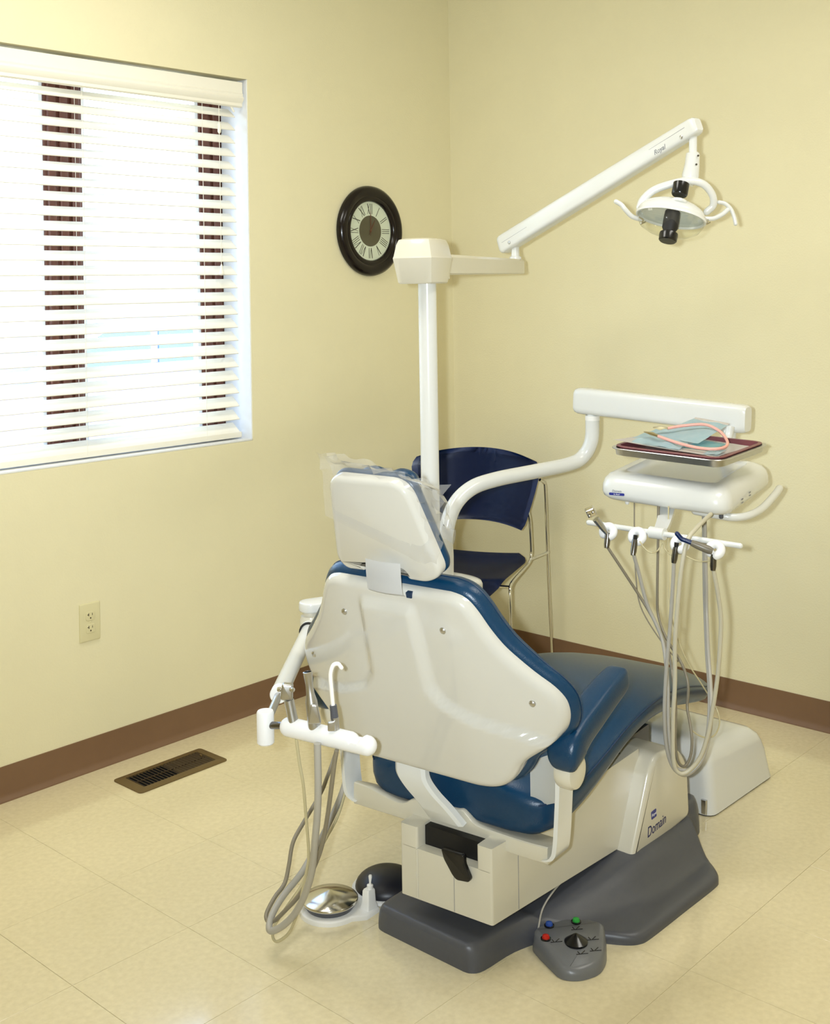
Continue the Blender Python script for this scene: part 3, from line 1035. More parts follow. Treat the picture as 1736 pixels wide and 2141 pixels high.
def film_sheet(corners, f0, f1, bulge, nu=22, nv=16, seed=1):
    rg = random.Random(seed)
    noise = [[rg.uniform(-1, 1) for _ in range(13)] for _ in range(13)]

    def nz(s, t):
        x, y = max(0.0, s) * 12, max(0.0, t) * 12
        i, j = min(11, int(x)), min(11, int(y))
        fx, fy = x - i, y - j
        return (noise[i][j] * (1 - fx) + noise[i + 1][j] * fx) * (1 - fy) + (noise[i][j + 1] * (1 - fx) + noise[i + 1][j + 1] * fx) * fy
    (a, b_, c, d) = [Vector((*p, 0)) for p in corners]
    rows = []
    for j in range(nv + 1):
        t = j / nv
        row = []
        for i in range(nu + 1):
            s = i / nu
            p = (a * (1 - s) + b_ * s) * (1 - t) + (d * (1 - s) + c * s) * t
            edge = max(0, t - 0.45) / 0.55 + max(0, s - 0.7) / 0.3 * 0.8
            f = f0 + (f1 - f0) * t + bulge * math.sin(PI * s) * math.sin(PI * min(1.0, t * 0.9 + 0.1)) + nz(s, t) * 0.020 * min(1, edge)
            row.append(H(p.x + nz(t, s) * 0.006 * min(1, edge), p.y + nz(1 - s, t) * 0.004 * min(1, edge), f))
        rows.append(row)
    return grid(rows)


b = film_sheet([(-0.128, 0.136), (0.142, 0.040), (0.192, 0.222), (-0.118, 0.280)], -0.004, 0.022, 0.0, seed=4)
b2 = film_sheet([(-0.126, 0.120), (0.150, 0.06), (0.190, 0.222), (-0.118, 0.278)], 0.070, 0.024, 0.058, seed=12)
join(b, b2)
fs = obj('film_sleeve', b, 'film', None, angle=14, origin=H(0, 0.2, 0.02), recalc=False)
tag(fs, 'crumpled clear plastic sleeve pulled over the headrest', 'plastic cover')

# ------------------------------------------------------------------ utility box at the toe end
ub = thing('utility_box', 'white floor utility cover box beyond the chair toe', 'utility box', (-0.62, -1.42, 0))
rings = []
for ins, z in ((0, 0.004), (0.004, 0.03), (0.012, 0.09), (0.018, 0.125), (0.026, 0.148), (0.042, 0.164), (0.065, 0.170)):
    p = roundpoly([(-0.822 + ins, -1.622 + ins), (-0.440 - ins * 1.3, -1.622 + ins), (-0.440 - ins * 1.3, -1.22 - ins), (-0.822 + ins, -1.22 - ins)], 0.035, 6)
    rings.append([(x, y, z + (0.018 if z > 0.1 else 0) * (-(x + 0.63) / 0.19) * min(1, (z - 0.09) / 0.05) if z > 0.1 else z) for x, y in p])
obj('box_cover', loft(rings), 'white', ub, angle=60)
p = roundpoly([(-0.819, -1.619), (-0.443, -1.619), (-0.443, -1.223), (-0.819, -1.223)], 0.035, 6)
obj('box_gasket', loft([[(x, y, z) for x, y in p] for z in (0.0005, 0.005)]), 'blackmatte', ub)
obj('cover_latch', loft([[(x, y, z) for x, y in roundpoly([(-0.823, -1.605), (-0.812, -1.605), (-0.812, -1.588), (-0.823, -1.588)], 0.004, 4)] for z in (0.006, 0.045)]), 'steel', ub)

# ------------------------------------------------------------------ support column beside the chair
sc_ = thing('support_column', 'white service column with rounded top behind the chair back', 'column', (-1.26, -1.02, 0))
cp = roundpoly([(-1.40, -1.085), (-1.15, -1.085), (-1.15, -0.93), (-1.40, -0.93)], 0.07, 8)
obj('column_body', loft([[(x, y, z) for x, y in inset(cp, i)] for i, z in ((0.02, 0.0), (0.015, 0.02), (0.012, 0.30), (0.012, 0.605))]), 'cream', sc_)
cp2 = roundpoly([(-1.42, -1.105), (-1.128, -1.105), (-1.128, -0.91), (-1.42, -0.91)], 0.085, 8)
obj('column_top', loft([[(x, y, z) for x, y in inset(cp2, i)] for i, z in ((0.006, 0.598), (0.0, 0.604), (0.0, 0.632), (0.004, 0.641), (0.014, 0.646), (0.03, 0.648))]), 'white', sc_, angle=55)

# ------------------------------------------------------------------ operating light on its post
lt = thing('operatory_light', 'white dental operating light on tall post with jointed arm', 'dental light', (-1.327, -1.047, 0.648))
PC = V(-1.327, -1.047, 0)
obj('post', tube([PC + UPZ * 0.645, PC + UPZ * 1.50], 0.0255, 28), 'white', lt)
# arm housing on top of the post, faceted
AD = (V(-0.616, -0.816, 0) - PC).normalized()
AN = V(-AD.y, AD.x, 0)
rings = []
for hx, hy, z, ch in ((0.060, 0.052, 1.494, 0.022), (0.063, 0.055, 1.498, 0.023), (0.079, 0.064, 1.564, 0.026), (0.077, 0.062, 1.570, 0.026), (0.072, 0.056, 1.600, 0.024), (0.066, 0.050, 1.614, 0.022), (0.056, 0.040, 1.618, 0.020)):
    c0 = PC - AD * 0.026
    p = roundpoly([(-hx, -hy), (hx, -hy), (hx, hy), (-hx, hy)], ch, 2)
    rings.append([c0 + AD * x + AN * y + UPZ * z for x, y in p])
obj('arm_housing', loft(rings), 'cream', lt, angle=24)
a0, a1 = PC + AD * 0.05 + UPZ * 1.548, V(-0.604, -0.812, 1.548)
hz = UPZ
ring = [(0.018, -0.028), (0.022, -0.024), (0.022, 0.020), (0.016, 0.028), (-0.016, 0.028), (-0.022, 0.020), (-0.022, -0.024), (-0.018, -0.028)]
obj('rigid_arm', loft([[a0 + AN * x * 1.05 + hz * y * 1.06 for x, y in ring], [a1 + AN * x + hz * y * 0.88 for x, y in ring]]), 'cream', lt)
obj('arm_collar', loft([[PC + AD * d + AN * x * 1.5 + UPZ * (1.540 + y * 1.35) for x, y in ring] for d in (0.052, 0.085)]), 'cream', lt)
JP = V(-0.632, -0.822, 1.570)
obj('arm_joint', lathe([(0.017, 0), (0.020, 0.003), (0.020, 0.010), (0.014, 0.014), (0.0125, 0.055), (0.0125, 0.075)], JP, UPZ, 20), 'white', lt)
F0, F1 = V(-0.628, -0.768, 1.622), V(-0.768, -1.580, 1.930)
FD = (F1 - F0).normalized()
FS = FD.cross(UPZ).normalized()
FU = FS.cross(FD).normalized()
fr = roundpoly([(-0.024, -0.032), (0.024, -0.032), (0.024, 0.032), (-0.024, 0.032)], 0.014, 5)
fl = obj('flex_arm', loft([[F0 + FD * d + FS * x * k + FU * y * k for x, y in fr] for d, k in ((-0.006, 0.75), (0.0, 0.92), (0.012, 1.0), (0.30, 0.96), (0.70, 0.86), ((F1 - F0).length - 0.012, 0.80), ((F1 - F0).length, 0.72), ((F1 - F0).length + 0.006, 0.55))]), 'white', lt, angle=40)
for s in (-1, 1):
    LNM = s
    obj('arm_seam', tube([F0 + FD * 0.02 + FS * 0.0239 * s * 0.985 + FU * 0.000, F1 - FD * 0.03 + FS * 0.0239 * s * 0.80 + FU * 0.006], 0.0008, 6), 'greyink', fl)
    for d, k in ((0.055, 0.98), ((F1 - F0).length - 0.05, 0.80)):
        obj('arm_screw', lathe([(0.006, 0), (0.006, 0.002), (0.004, 0.003)], F0 + FD * d + FS * s * 0.0232 * k - FU * 0.014, FS * s, 12), 'steel', fl)
toward = V(-0.738, -0.675, 0)
for s in (-1, 1):
    if (FS * s).dot(toward) > 0:
        MM = frame(F1 - FD * 0.135 + FS * s * 0.0205 - FU * 0.013, -FD if (-FD).dot(V(0.675, -0.738, 0)) > 0 else FD, FS * s)
        obj('arm_marking', text_bm('Royal', 0.020, MM, 0.0004, 0.3), 'greyink', fl)

# lamp head
LR = V(0.675, -0.738, 0)
LT_ = V(-0.738, -0.675, 0)
LA = V(-0.762, -1.560, 1.881)
SP = 3.37 / 2482


def Q(px, py, t=0.0):
    """point in the lamp's own upright plane (millimetre grid around the swivel)"""
    return LA + LR * (px * SP) + UPZ * (-py * SP) + LT_ * t


obj('lamp_stem', tube([Q(2, -22), Q(1, 24)], 0.0115, 16), 'white', lt)
obj('stem_sleeve', tube([Q(1, 19), Q(1, 22), Q(-1, 45), Q(-5, 68), Q(-6, 78)], 0.02, 20, radii=[0.015, 0.019, 0.021, 0.024, 0.022], round_end=False), 'white', lt)
for x, y in ((4, 46), (8, 28)):
    obj('stem_screw', lathe([(0.003, 0), (0.003, 0.002)], Q(x, y, 0.021), LT_, 10), 'darksteel', lt)
obj('stem_neck', tube([Q(-8, 72), Q(-14, 84)], 0.022, 16, radii=[0.017, 0.021]), 'white', lt)
yk = smooth([Q(-111, 132, 0.0), Q(-104, 116, 0.0), Q(-84, 98, 0.01), Q(-50, 86, 0.02), Q(-13, 80, 0.025), Q(18, 87, 0.02), Q(38, 108, 0.01), Q(42, 130, 0.0), Q(30, 143, -0.005)], 6)
yoke_ = obj('yoke', tube(yk, 0.012, 14, round_end=True, flat=0.8), 'white', lt)
LN = (LR * -0.22 + LT_ * 0.36 - UPZ * 0.90).normalized()     # where the lamp points
LC = Q(-51, 152, 0.03)
RB = 0.096
prof = []
for k in range(9):
    a = PI / 2 * (0.42 + 0.58 * k / 8)
    prof.append((RB * math.sin(a), -0.050 * math.cos(a)))
pr2 = [(r - 0.003, h + 0.002) for r, h in reversed(prof)]
obj('reflector_rim', lathe(prof + [(RB + 0.003, 0.003), (RB + 0.002, 0.010), (RB - 0.003, 0.010)] + pr2 + [prof[0]], LC, LN, 48, cap=False, squash=0.62, xref=LR), 'white', lt, angle=50)
obj('reflector', lathe([(RB * math.sin(PI / 2 * t) * 0.96, -0.046 * math.cos(PI / 2 * t) + 0.004) for t in [0.05 + 0.95 * i / 8 for i in range(9)]], LC, LN, 28, cap=False, squash=0.62, xref=LR), 'dichroic', lt, angle=12)
obj('clear_shield', lathe([(RB * 0.99, 0.010), (RB * 0.97, 0.022), (RB * 0.86, 0.040), (RB * 0.62, 0.054), (RB * 0.3, 0.060), (0.002, 0.061)], LC, LN, 40, cap=False, squash=0.62, xref=LR), 'shield', lt)
LX = (LR * -0.24 + LT_ * 0.30 - UPZ * 0.92).normalized()
obj('lamp_cap', lathe([(0.018, -0.030), (0.0225, -0.028), (0.0225, 0.004), (0.020, 0.008)], Q(-36, 106, 0.05), LX, 24), 'black', lt)
obj('cap_ring', lathe([(0.021, 0), (0.024, 0.002), (0.024, 0.009), (0.021, 0.011)], Q(-39, 122, 0.055), LX, 24), 'white', lt)
bh = Q(-52, 142, 0.06)
obj('bulb_housing', lathe([(0.016, 0), (0.021, 0.006), (0.022, 0.03), (0.0215, 0.055), (0.017, 0.064), (0.017, 0.070)], bh, LX, 24), 'blackmatte', lt)
obj('bulb_knob', lathe([(0.020, 0), (0.025, 0.003), (0.026, 0.010), (0.025, 0.024), (0.022, 0.027), (0.004, 0.0275)], bh + LX * 0.068, LX, 28), 'black', lt)
obj('lamp_handle', tube(smooth([Q(-114, 158, 0.02), Q(-132, 152, 0.025), Q(-146, 138, 0.03), Q(-154, 128, 0.03), Q(-165, 121, 0.03)], 5), 0.0068, 12, round_end=True), 'white', lt)
h2 = obj('lamp_handle', tube(smooth([Q(24, 158, 0.0), Q(42, 158, 0.0), Q(60, 150, 0.0), Q(72, 140, 0.0)], 5), 0.0068, 12, round_end=True), 'white', lt)
obj('handle_grip', tube(smooth([Q(54, 124, 0.0), Q(66, 127, 0.0), Q(78, 138, 0.0), Q(85, 155, 0.0), Q(88, 170, 0.0)], 5), 0.0058, 12, round_end=True), 'white', h2)
for x, y in ((-112, 160), (22, 163)):
    obj('shield_clip', tube(smooth([Q(x - 6, y - 6, 0.03), Q(x + 2, y, 0.034), Q(x - 2, y + 8, 0.03), Q(x + 8, y + 4, 0.03)], 4), 0.0022, 8), 'chrome', lt)

# ------------------------------------------------------------------ delivery unit on its swing arm
du = thing('delivery_unit', 'white dental delivery head hung on a bent tube arm', 'delivery unit', (-1.185, -0.975, 0.648))
pp = [(-1.185, -0.976, 0.640), (-1.183, -0.975, 0.70), (-1.179, -0.972, 0.765), (-1.147, -0.978, 0.841), (-1.082, -0.989, 0.885), (-0.990, -1.009, 0.902), (-0.83, -1.034, 0.908), (-0.679, -1.059, 0.915), (-0.624, -1.075, 0.934), (-0.604, -1.095, 0.985), (-0.602, -1.099, 1.066)]
sp = smooth(pp, 8)
obj('swing_tube', tube(sp, 0.0225, 22), 'white', du)
obj('tube_collar', tube([(-0.602, -1.099, 1.050), (-0.602, -1.099, 1.064)], 0.0232, 22), 'plainwhite', du)
obj('tube_pin', tube([(-0.602, -1.099, 1.06), (-0.602, -1.099, 1.095)], 0.017, 20), 'white', du)
b0, b1 = V(-0.603, -1.040, 1.112), V(-0.548, -1.610, 1.080)
bd = (b1 - b0).normalized()
bs = bd.cross(UPZ).normalized()
bu = bs.cross(bd)
br = roundpoly([(-0.030, -0.042), (0.030, -0.042), (0.030, 0.042), (-0.030, 0.042)], 0.020, 5)
ln = (b1 - b0).length
obj('spring_arm', loft([[b0 + bd * d + bs * x * k + bu * y * k for x, y in br] for d, k in ((0, 0.80), (0.004, 0.90), (0.014, 0.98), (0.03, 1.0), (ln - 0.02, 1.0), (ln - 0.006, 0.95), (ln, 0.86))]), 'white', du, angle=45)
obj('head_post', tube([(-0.560, -1.560, 1.06), (-0.575, -1.545, 0.94)], 0.02, 18), 'white', du)
HD = math.radians(12.4)
hf = V(math.cos(HD), math.sin(HD), 0)
hr = V(math.sin(HD), -math.cos(HD), 0)
HC = V(-0.764, -1.531, 0)


def D_(x, y, z):
    """x along the head's front edge to the right, y away from the operator"""
    return HC + hr * x + hf * y + UPZ * (z + 0.025 * y - 0.068 * x)


rings = []
for ins, z in ((0.030, 0.886), (0.012, 0.889), (0.003, 0.897), (0.0, 0.908), (0.001, 0.926), (0.006, 0.942), (0.016, 0.953), (0.032, 0.960)):
    p = roundpoly([(-0.180 + ins, -0.240 + ins), (0.180 - ins, -0.240 + ins), (0.180 - ins, 0.236 - ins), (-0.180 + ins, 0.236 - ins)], 0.05, 7)
    rings.append([D_(x, y, z) for x, y in p])
for ins, z in ((0.050, 0.961), (0.054, 0.955), (0.07, 0.952)):
    p = roundpoly([(-0.180 + ins, -0.230 + ins), (0.180 - ins, -0.230 + ins), (0.180 - ins, 0.226 - ins), (-0.180 + ins, 0.226 - ins)], 0.04, 7)
    rings.append([D_(x, y, z) for x, y in p])
head = obj('delivery_head', loft(rings), 'white', du, angle=50)
NM = frame(D_(-0.125, -0.2402, 0.908), hr, -hf)
lb = obj('name_label', prism(roundpoly([(-0.022, -0.0035), (0.022, -0.0035), (0.022, 0.0035), (-0.022, 0.0035)], 0.003), NM, 0.0008), 'badge', head)
obj('lettering', text_bm('Domain', 0.0085, frame(D_(-0.125, -0.2405, 0.9165), hr, -hf), 0.0003, 0.2), 'greyink', head)
obj('lettering', text_bm('by Royal', 0.005, frame(D_(-0.125, -0.2413, 0.908), hr, -hf), 0.0002, 0.2), 'plainwhite', head)
for y_, z_ in ((-0.10, 0.912), (-0.10, 0.903), (-0.02, 0.916), (-0.02, 0.908)):
    obj('side_marking', prism([(-0.009, -0.0015), (0.009, -0.0015), (0.009, 0.0015), (-0.009, 0.0015)], frame(D_(0.1802, y_, z_), hf, hr), 0.0005), 'greyink', head)
for x_ in (-0.11, 0.15):
    obj('control_knob', lathe([(0.006, 0), (0.006, -0.010), (0.004, -0.013)], D_(x_, -0.20, 0.888), UPZ, 12), 'plainwhite' if x_ < 0 else 'grey', head)
obj('side_handle', tube(smooth([D_(0.075, -0.18, 0.880), D_(0.13, -0.18, 0.878), D_(0.175, -0.17, 0.876), D_(0.205, -0.13, 0.878), D_(0.220, -0.05, 0.883), D_(0.226, 0.06, 0.897), D_(0.226, 0.13, 0.906)], 6), 0.0105, 14, round_end=True), 'white', du)
# hanger blade and instrument rod
bl0, bl1 = D_(-0.006, -0.16, 0.889), V(-1.113, -1.640, 0.842)
rings = []
for t in [i / 6 for i in range(7)]:
    c = bl0.lerp(bl1, t) + UPZ * (-0.012 * math.sin(PI * t))
    w = 0.022 - 0.006 * t
    h = 0.030 - 0.016 * t
    rings.append([c + hr * w * sx - UPZ * h * sy for sx, sy in ((-1, 0), (-0.8, 1), (0.8, 1), (1, 0))])
obj('rod_hanger', loft(rings), 'white', du)
obj('hanger_clamp', tube([V(-1.116, -1.620, 0.842), V(-1.116, -1.662, 0.842)], 0.0155, 16), 'white', du)
RL, RR = V(-1.114, -1.428, 0.843), V(-1.118, -1.872, 0.841)
obj('instrument_rod', tube([RL, RR], 0.0072, 14, round_end=True), 'white', du)
HOLD = [V(-1.140, -1.505, 0.829), V(-1.146, -1.593, 0.829), V(-1.150, -1.715, 0.826), V(-1.152, -1.818, 0.826)]
for k_, c in enumerate(HOLD):
    # split ring gripping the hose end
    ax = (LT_ * 0.78 - LR * 0.42 + UPZ * 0.46).normalized()
    gap = (-LR * 0.35 - UPZ * 0.9)
    e1 = (gap - ax * gap.dot(ax)).normalized()
    e2 = ax.cross(e1)
    cc_ = c + LR * (-0.004, 0.0, 0.004, 0.0)[k_] + V(0.010, 0, 0.002)
    path = [cc_ + (e1 * math.cos(a) + e2 * math.sin(a)) * 0.0145 for a in [math.radians(34 + 292 * i / 22) for i in range(23)]]
    obj('holder_ring', tube(path, 0.0108, 14, round_end=True), 'nylon', du)

# ------------------------------------------------------------------ instruments hanging on the rod
hose1 = [(-1.150, -1.508, 0.797), (-1.119, -1.541, 0.726), (-1.089, -1.574, 0.655), (-1.083, -1.610, 0.600), (-1.087, -1.636, 0.564), (-1.102, -1.663, 0.524), (-1.141, -1.695, 0.479), (-1.146, -1.704, 0.415), (-1.157, -1.707, 0.334), (-1.153, -1.712, 0.284), (-1.138, -1.722, 0.270), (-1.114, -1.725, 0.289), (-1.093, -1.718, 0.321), (-1.069, -1.700, 0.351), (-1.053, -1.683, 0.386), (-1.045, -1.682, 0.440), (-1.035, -1.660, 0.487), (-1.010, -1.600, 0.538), (-0.990, -1.564, 0.587), (-0.991, -1.562, 0.649), (-0.989, -1.565, 0.774), (-0.987, -1.567, 0.887)]
hose2 = [(-1.163, -1.597, 0.793), (-1.145, -1.602, 0.737), (-1.132, -1.616, 0.660), (-1.125, -1.639, 0.608), (-1.123, -1.655, 0.569), (-1.136, -1.671, 0.524), (-1.151, -1.685, 0.462), (-1.164, -1.692, 0.383), (-1.171, -1.700, 0.320), (-1.169, -1.709, 0.278), (-1.157, -1.723, 0.266), (-1.140, -1.741, 0.270), (-1.112, -1.757, 0.303), (-1.084, -1.758, 0.349), (-1.035, -1.737, 0.399), (-0.991, -1.712, 0.444), (-0.948, -1.684, 0.498), (-0.905, -1.657, 0.591), (-0.905, -1.656, 0.700), (-0.905, -1.657, 0.887)]
hose3 = [(-1.154, -1.710, 0.788), (-1.157, -1.707, 0.721), (-1.163, -1.701, 0.620), (-1.173, -1.697, 0.538), (-1.182, -1.695, 0.456), (-1.188, -1.696, 0.391), (-1.189, -1.702, 0.326), (-1.185, -1.714, 0.284), (-1.171, -1.729, 0.263), (-1.155, -1.747, 0.265), (-1.130, -1.767, 0.297), (-1.099, -1.771, 0.350), (-1.059, -1.756, 0.403), (-1.006, -1.725, 0.451), (-0.963, -1.697, 0.505), (-0.920, -1.670, 0.597), (-0.920, -1.670, 0.704), (-0.921, -1.669, 0.887)]
hose4 = [(-1.152, -1.817, 0.785), (-1.135, -1.820, 0.718), (-1.122, -1.820, 0.649), (-1.121, -1.814, 0.565), (-1.121, -1.806, 0.497), (-1.124, -1.795, 0.429), (-1.132, -1.787, 0.370), (-1.146, -1.772, 0.310), (-1.166, -1.749, 0.274), (-1.182, -1.732, 0.269), (-1.191, -1.722, 0.298), (-1.191, -1.722, 0.398), (-1.191, -1.729, 0.499), (-1.194, -1.733, 0.600), (-1.190, -1.745, 0.734), (-1.183, -1.753, 0.806), (-1.166, -1.757, 0.850), (-1.113, -1.756, 0.873), (-1.027, -1.745, 0.890)]
INS = [('air_water_syringe', 'chrome-headed air water syringe at the left end of the instrument rod', 'syringe', hose1, 'brownhose', 0.0038),
       ('handpiece_hose', 'empty grey handpiece hose second from the left on the rod', 'dental hose', hose2, 'greyhose', 0.0050),
       ('handpiece_hose', 'empty grey handpiece hose third from the left on the rod', 'dental hose', hose3, 'greyhose', 0.0050),
       ('scaler_handpiece', 'blue-tipped grey scaler handpiece at the right end of the rod', 'handpiece', hose4, 'creamhose', 0.0054)]
for i, (nm, lab, cat, hp, hm, hrad) in enumerate(INS):
    t = thing(nm, lab, cat, HOLD[i], None)
    obj('hose', tube(smooth(hp, 5), hrad, 10), hm, t)
    top = V(*hp[0])
    up_ = (HOLD[i] + V(0.004, 0, 0.012) - top).normalized()
    obj('hose_ferrule', tube([top - up_ * 0.006, top + up_ * 0.004, top + up_ * 0.034], 0.0075, 14, radii=[0.006, 0.0078, 0.0078]), 'darksteel', t)
    if i == 0:
        s0 = top + up_ * 0.03
        s1 = V(-1.168, -1.487, 0.868)
        s2 = V(-1.172, -1.480, 0.884)
        obj('syringe_body', tube([s0, s0.lerp(s1, 0.5), s1], 0.008, 14, radii=[0.006, 0.0085, 0.0095]), 'steel', t)
        hd_ = obj('syringe_head', prism(roundpoly([(-0.013, -0.012), (0.012, -0.012), (0.012, 0.012), (-0.013, 0.012)], 0.004), frame(s2 - UPZ * 0.006, LR, V(-0.4, 0.2, 0.85)), 0.022, 0.003), 'chrome', t)
        obj('syringe_button', lathe([(0.0045, 0), (0.0045, 0.006), (0.002, 0.007)], s2 + LT_ * 0.012 + UPZ * 0.004, LT_, 12), 'chrome', hd_)
        obj('syringe_button', lathe([(0.0045, 0), (0.0045, 0.006), (0.002, 0.007)], s2 + LT_ * 0.012 - LR * 0.009 + UPZ * -0.006, LT_, 12), 'chrome', hd_)
    elif i == 3:
        s0 = HOLD[i] + V(-0.008, 0.008, 0.004)
        tip = V(-1.192, -1.742, 0.858)
        d = (tip - s0).normalized()
        ln_ = (tip - s0).length
        obj('handpiece_grip', tube([s0 - d * 0.01, s0, s0 + d * ln_ * .35, s0 + d * ln_ * .55], 0.009, 14, radii=[0.008, 0.0105, 0.0095, 0.0075]), 'grip', t)
        obj('scaler_tip', tube(smooth([s0 + d * ln_ * .53, s0 + d * ln_ * .72, s0 + d * ln_ * .86, s0 + d * ln_ + UPZ * 0.008], 5), 0.006, 12, radii=None, round_end=True), 'navy', t)
    else:
        obj('hose_coupling', tube([top + up_ * 0.033, top + up_ * 0.046], 0.0062, 12), 'black', t)
thin1 = [(-1.056, -1.670, 0.537), (-1.042, -1.685, 0.492), (-1.021, -1.700, 0.452), (-0.996, -1.716, 0.406), (-1.000, -1.731, 0.390), (-1.010, -1.750, 0.367), (-1.019, -1.754, 0.343), (-1.028, -1.745, 0.321), (-1.042, -1.730, 0.316), (-1.056, -1.715, 0.323), (-1.065, -1.704, 0.334)]
obj('water_line', tube(smooth([(-0.99, -1.60, 0.888), (-1.03, -1.62, 0.75), (-1.06, -1.645, 0.62)] + thin1, 5), 0.0019, 8), 'thinhose', du)
thin2 = [(-1.150, -1.609, 0.822), (-1.170, -1.635, 0.812), (-1.175, -1.657, 0.804), (-1.146, -1.659, 0.805), (-1.138, -1.668, 0.824), (-1.135, -1.672, 0.810), (-1.141, -1.695, 0.798), (-1.143, -1.723, 0.805), (-1.143, -1.752, 0.797), (-1.136, -1.775, 0.792), (-1.133, -1.810, 0.800)]
obj('water_line', tube(smooth(thin2, 5), 0.0017, 8), 'thinhose', du)
obj('water_line', tube(smooth([(-1.00, -1.50, 0.889), (-1.01, -1.505, 0.80), (-1.03, -1.52, 0.70), (-1.04, -1.54, 0.62), (-1.05, -1.60, 0.55), (-1.055, -1.66, 0.50)], 6), 0.0019, 8), 'brownhose', du)

# ------------------------------------------------------------------ tray and what lies on it
tt = math.radians(5.2)
tf = V(math.cos(tt), math.sin(tt), 0)
tr_ = V(math.sin(tt), -math.cos(tt), 0)
TC = V(-0.845, -1.584, 0)


def T(x, y, z):
    return TC + tr_ * x + tf * y + UPZ * (z + 0.02 * y - 0.039 * x)


def trayshape(wx, wy, z, lip, h, rad, th):
    rings = []
    for off, zz in ((-lip, z), (-lip, z + th), (-0.004, z + th), (0.006, z + h), (0.012, z + h), (0.014, z + h - 0.002), (0.012, z + h - 0.004)):
        rings.append((off, zz))
    p = roundpoly([(-wx, -wy), (wx, -wy), (wx, wy), (-wx, wy)], rad, 7)
    return p


def pan(wx, wy, z, h, rad, rim):
    p = roundpoly([(-wx, -wy), (wx, -wy), (wx, wy), (-wx, wy)], rad, 7)
    prof = [(0.010, z + 0.0025), (0.003, z + 0.004), (0.0, z + h), (-rim, z + h), (-rim - 0.001, z + h - 0.0015), (-rim, z + h - 0.003), (-0.0025, z + h - 0.0025), (0.000, z + 0.002), (0.008, z)]
    b = bmesh.new()
    loft([[T(x, y, zz) for x, y in inset(p, i)] for i, zz in prof], bm=b)
    return b


tm = pan(0.156, 0.160, 1.012, 0.022, 0.035, 0.010)
tag(obj('instrument_tray', tm, 'steel', None, origin=T(0, 0, 1.012), angle=50), 'stainless steel rimmed tray carried above the delivery head', 'tray')
obj('tray_bracket', loft([[T(x, y, z) for x, y in ((-0.05, 0.04), (0.06, 0.04), (0.05, 0.20), (-0.03, 0.21))] for z in (1.000, 1.0115)]), 'white', du)
obj('tray_riser', tube(smooth([T(0.0, 0.18, 1.010), T(0.01, 0.215, 1.012), T(0.015, 0.235, 1.03), T(0.02, 0.24, 1.06)], 5), 0.012, 14), 'white', du)
tm = pan(0.146, 0.150, 1.0180, 0.021, 0.030, 0.010)
tag(obj('liner_tray', tm, 'maroon', None, origin=T(0, 0, 1.0180), angle=50), 'maroon plastic tray nested in the steel tray', 'tray')


def sheet(pts, zs, nu=10, nv=10, wave=0.0, seed=0, th=0.0006):
    """bilinear sheet over four tray points with heights; a little buckled"""
    rg = random.Random(seed)
    ph = [rg.uniform(0, 6.28) for _ in range(4)]
    P = [T(x, y, z) for (x, y), z in zip(pts, zs)]
    rows = []
    for j in range(nv + 1):
        t = j / nv
        row = []
        for i in range(nu + 1):
            s = i / nu
            p = (P[0] * (1 - s) + P[1] * s) * (1 - t) + (P[3] * (1 - s) + P[2] * s) * t
            k = wave * (math.sin(5 * s + ph[0]) * math.sin(4 * t + ph[1]) + 0.4 * math.sin(11 * s + 7 * t + ph[2]))
            row.append(p + UPZ * (abs(k)))
        rows.append(row)
    b = grid(rows)
    bmesh.ops.solidify(b, geom=b.faces[:], thickness=-th)
    return b


o = obj('paper_liner', sheet([(-0.164, -0.140), (0.136, -0.143), (0.138, 0.090), (-0.140, 0.115)], (1.050, 1.0365, 1.034, 1.040), wave=0.0012, seed=1), 'paper', None, origin=T(0, 0, 1.03))
tag(o, 'white paper sheet lining the tray', 'paper')
PCH = [('instrument pouch lying flat at the left end of the tray', [(-0.150, -0.09), (-0.035, -0.105), (-0.02, 0.05), (-0.140, 0.08)], (1.044, 1.041, 1.047, 1.054), 'pouch', 0.004, 2),
       ('tilted blue and clear pouch with white edge leaning up on the pile', [(-0.12, 0.00), (0.045, -0.045), (0.072, 0.095), (-0.045, 0.130)], (1.049, 1.049, 1.084, 1.086), 'pouch', 0.003, 3),
       ('aqua pouch lying flat right of the pile on the tray', [(0.01, -0.085), (0.092, -0.078), (0.096, 0.030), (0.02, 0.045)], (1.0405, 1.0405, 1.042, 1.044), 'pouch2', 0.002, 5),
       ('small pale blue pouch at the right front corner of the tray', [(0.098, -0.135), (0.136, -0.128), (0.132, -0.060), (0.095, -0.068)], (1.0405, 1.0405, 1.043, 1.043), 'pouch', 0.002, 6),
       ('crumpled clear blue pouch at the front left of the tray', [(-0.115, -0.130), (0.03, -0.135), (0.02, -0.050), (-0.09, -0.040)], (1.046, 1.042, 1.048, 1.058), 'pouch', 0.007, 8)]
for lab, pts, zs, mt, wv, sdd in PCH:
    o = obj('sterile_pouch', sheet(pts, zs, wave=wv, seed=sdd), mt, None, origin=T(*pts[0], zs[0]))
    tag(o, lab, 'pouch', 'instrument pouches on the tray')
    if sdd == 3:
        e = [T(0.072, 0.095, 1.0845), T(0.014, 0.112, 1.0860), T(-0.045, 0.130, 1.0868)]
        rows = [[p + UPZ * 0.0015 for p in e], [p + tf * 0.012 + UPZ * 0.005 for p in e]]
        b = grid(rows)
        bmesh.ops.solidify(b, geom=b.faces[:], thickness=-0.0006)
        obj('pouch_edge', b, 'paper', o)
bc = thing('bib_chain', 'pink rubber bib cord with metal clips looped over the pouches', 'bib cord', T(0.05, -0.04, 1.05))
